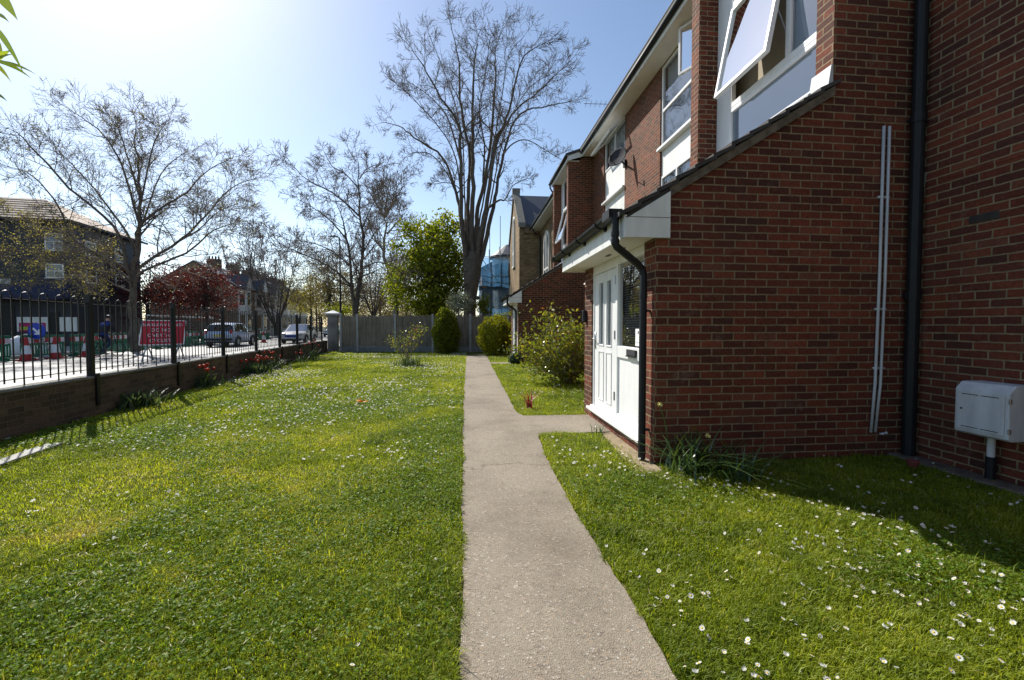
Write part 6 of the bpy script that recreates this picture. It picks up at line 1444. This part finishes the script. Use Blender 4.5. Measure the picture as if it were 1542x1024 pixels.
# daisies: the 300 nearest are things of their own
n = 60000; x = nr.uniform(-8.5, 4.4, n); y = nr.uniform(1.3, 21, n)
dn = np.clip((fb(x, y, .7, 31) - .40) * 3.2, .04, 1); dn = np.where(x > .7, dn * np.where((x - 1.8) * .78 + (y - 3.92) * .62 > 0, .16, .62), dn * np.clip((y - 2.0) / 4.0, .12, 1.0))
dn = np.where((x > .7) & (x < 1.75) & (y > 4), dn * .5, dn)
k = (nr.random(n) < dn * np.where(x > .7, .8, .38)) & in_view(x, y, 52) & on_lawn(x, y, .04); x, y = x[k], y[k]; o_ = np.argsort(np.hypot(x, y)); x, y = x[o_], y[o_]; print("daisies", len(x))
def daisy_geo(seed, q, pos=(0, 0, 0), tilt=None, sc=1.0, full=True):
    rr = random.Random(seed); p = Vector(pos); h = rr.uniform(.030, .046); ax = Vector((rr.gauss(-.15, .42), rr.gauss(.12, .42), 1)).normalized()
    c = p + Vector((0, 0, h)); e1 = ax.orthogonal().normalized(); e2 = ax.cross(e1); np_ = 15 if full else 7; r = .0112 * sc * rr.uniform(.75, 1.2); cup = rr.choice((0, .1, .5, .9))
    for k in range(np_):
        a = 2 * math.pi * k / np_ + rr.uniform(-.08, .08); u = e1 * math.cos(a) + e2 * math.sin(a); v = e2 * math.cos(a) - e1 * math.sin(a); w_ = math.pi / np_ * 1.05
        tip = c + u * r * rr.uniform(.9, 1.1) + ax * r * (rr.uniform(-.05, .3) + cup); q.add([c + u * r * .2, c + u * r * .72 + v * r * w_ + ax * r * .12, tip, c + u * r * .72 - v * r * w_ + ax * r * .12], [(0, 1, 2, 3)], 0)
    m_ = 7; ring = [c + (e1 * math.cos(2 * math.pi * k / m_) + e2 * math.sin(2 * math.pi * k / m_)) * r * .36 + ax * r * .1 for k in range(m_)]; q.add(ring + [c + ax * r * .32], [(k, (k + 1) % m_, m_) for k in range(m_)], 1)
    q.tube([p, p.lerp(c, .6) + Vector((rr.uniform(-.003, .003),) * 3), c], [.0011, .001, .001], 4 if full else 3, 2, False)
protos = []
for k in range(8):
    q = MB(); daisy_geo(900 + k, q); o = q.build("daisy", [MT['petal'], MT['yolk'], MT['stem']], recalc=False); protos.append(o)
for i in range(min(300, len(x))):
    o = protos[i] if i < 8 else protos[i % 8].copy()
    if i >= 8: COL.objects.link(o)
    o.location = (x[i], y[i], 0); s0 = rnd.uniform(.8, 1.25); o.scale = (s0, s0, rnd.uniform(.85, 1.2)); o.rotation_euler = (0, 0, rnd.uniform(0, 6.28)); tag(o, "small white daisy with yellow centre growing in the lawn", "daisy", "daisies in the lawn")
q = MB()
for i in range(300, len(x)): daisy_geo(5000 + i, q, (x[i], y[i], 0), None, 1.1 + .02 * y[i], False)
if q.v: tag(q.build("daisies", [MT['petal'], MT['yolk'], MT['stem']], recalc=False), kind="stuff")
# fallen petals and bits of dry stalk
n = 9000; x = nr.uniform(-5, 4.4, n); y = nr.uniform(1.2, 8, n); k = on_lawn(x, y) & in_view(x, y) & (fb(x, y, 1.3, 51) > .5); x, y = x[k], y[k]
P_ = np.stack([x, y, .022 + .014 * nr.random(len(x))], 1); V_, F_, t_ = blades_np(P_, np.full(len(x), .02), np.full(len(x), .0035), np.full(len(x), 2.6), nr, 2); g = np_mesh("dry_stalks", V_, F_, MT['drygrass'], None, t_, 'FACE'); tag(g, kind="stuff")
n = 2600; x = nr.uniform(-5, 4.4, n); y = nr.uniform(1.2, 9, n); k = on_lawn(x, y) & in_view(x, y); x, y = x[k], y[k]
g = leaf_cloud("fallen_petals", np.stack([x, y, .022 + .015 * nr.random(len(x))], 1), .011, MT['petal'], None, .5, .35); tag(g, kind="stuff")
x = nr.uniform(-.1, .85, 260); y = nr.uniform(1.3, 12, 260); k = ~on_lawn(x, y); g = leaf_cloud("path_litter", np.stack([x[k], y[k], np.full(k.sum(), .016)], 1), .010, MT['bark'], None, .92, .35); tag(g, kind="stuff")
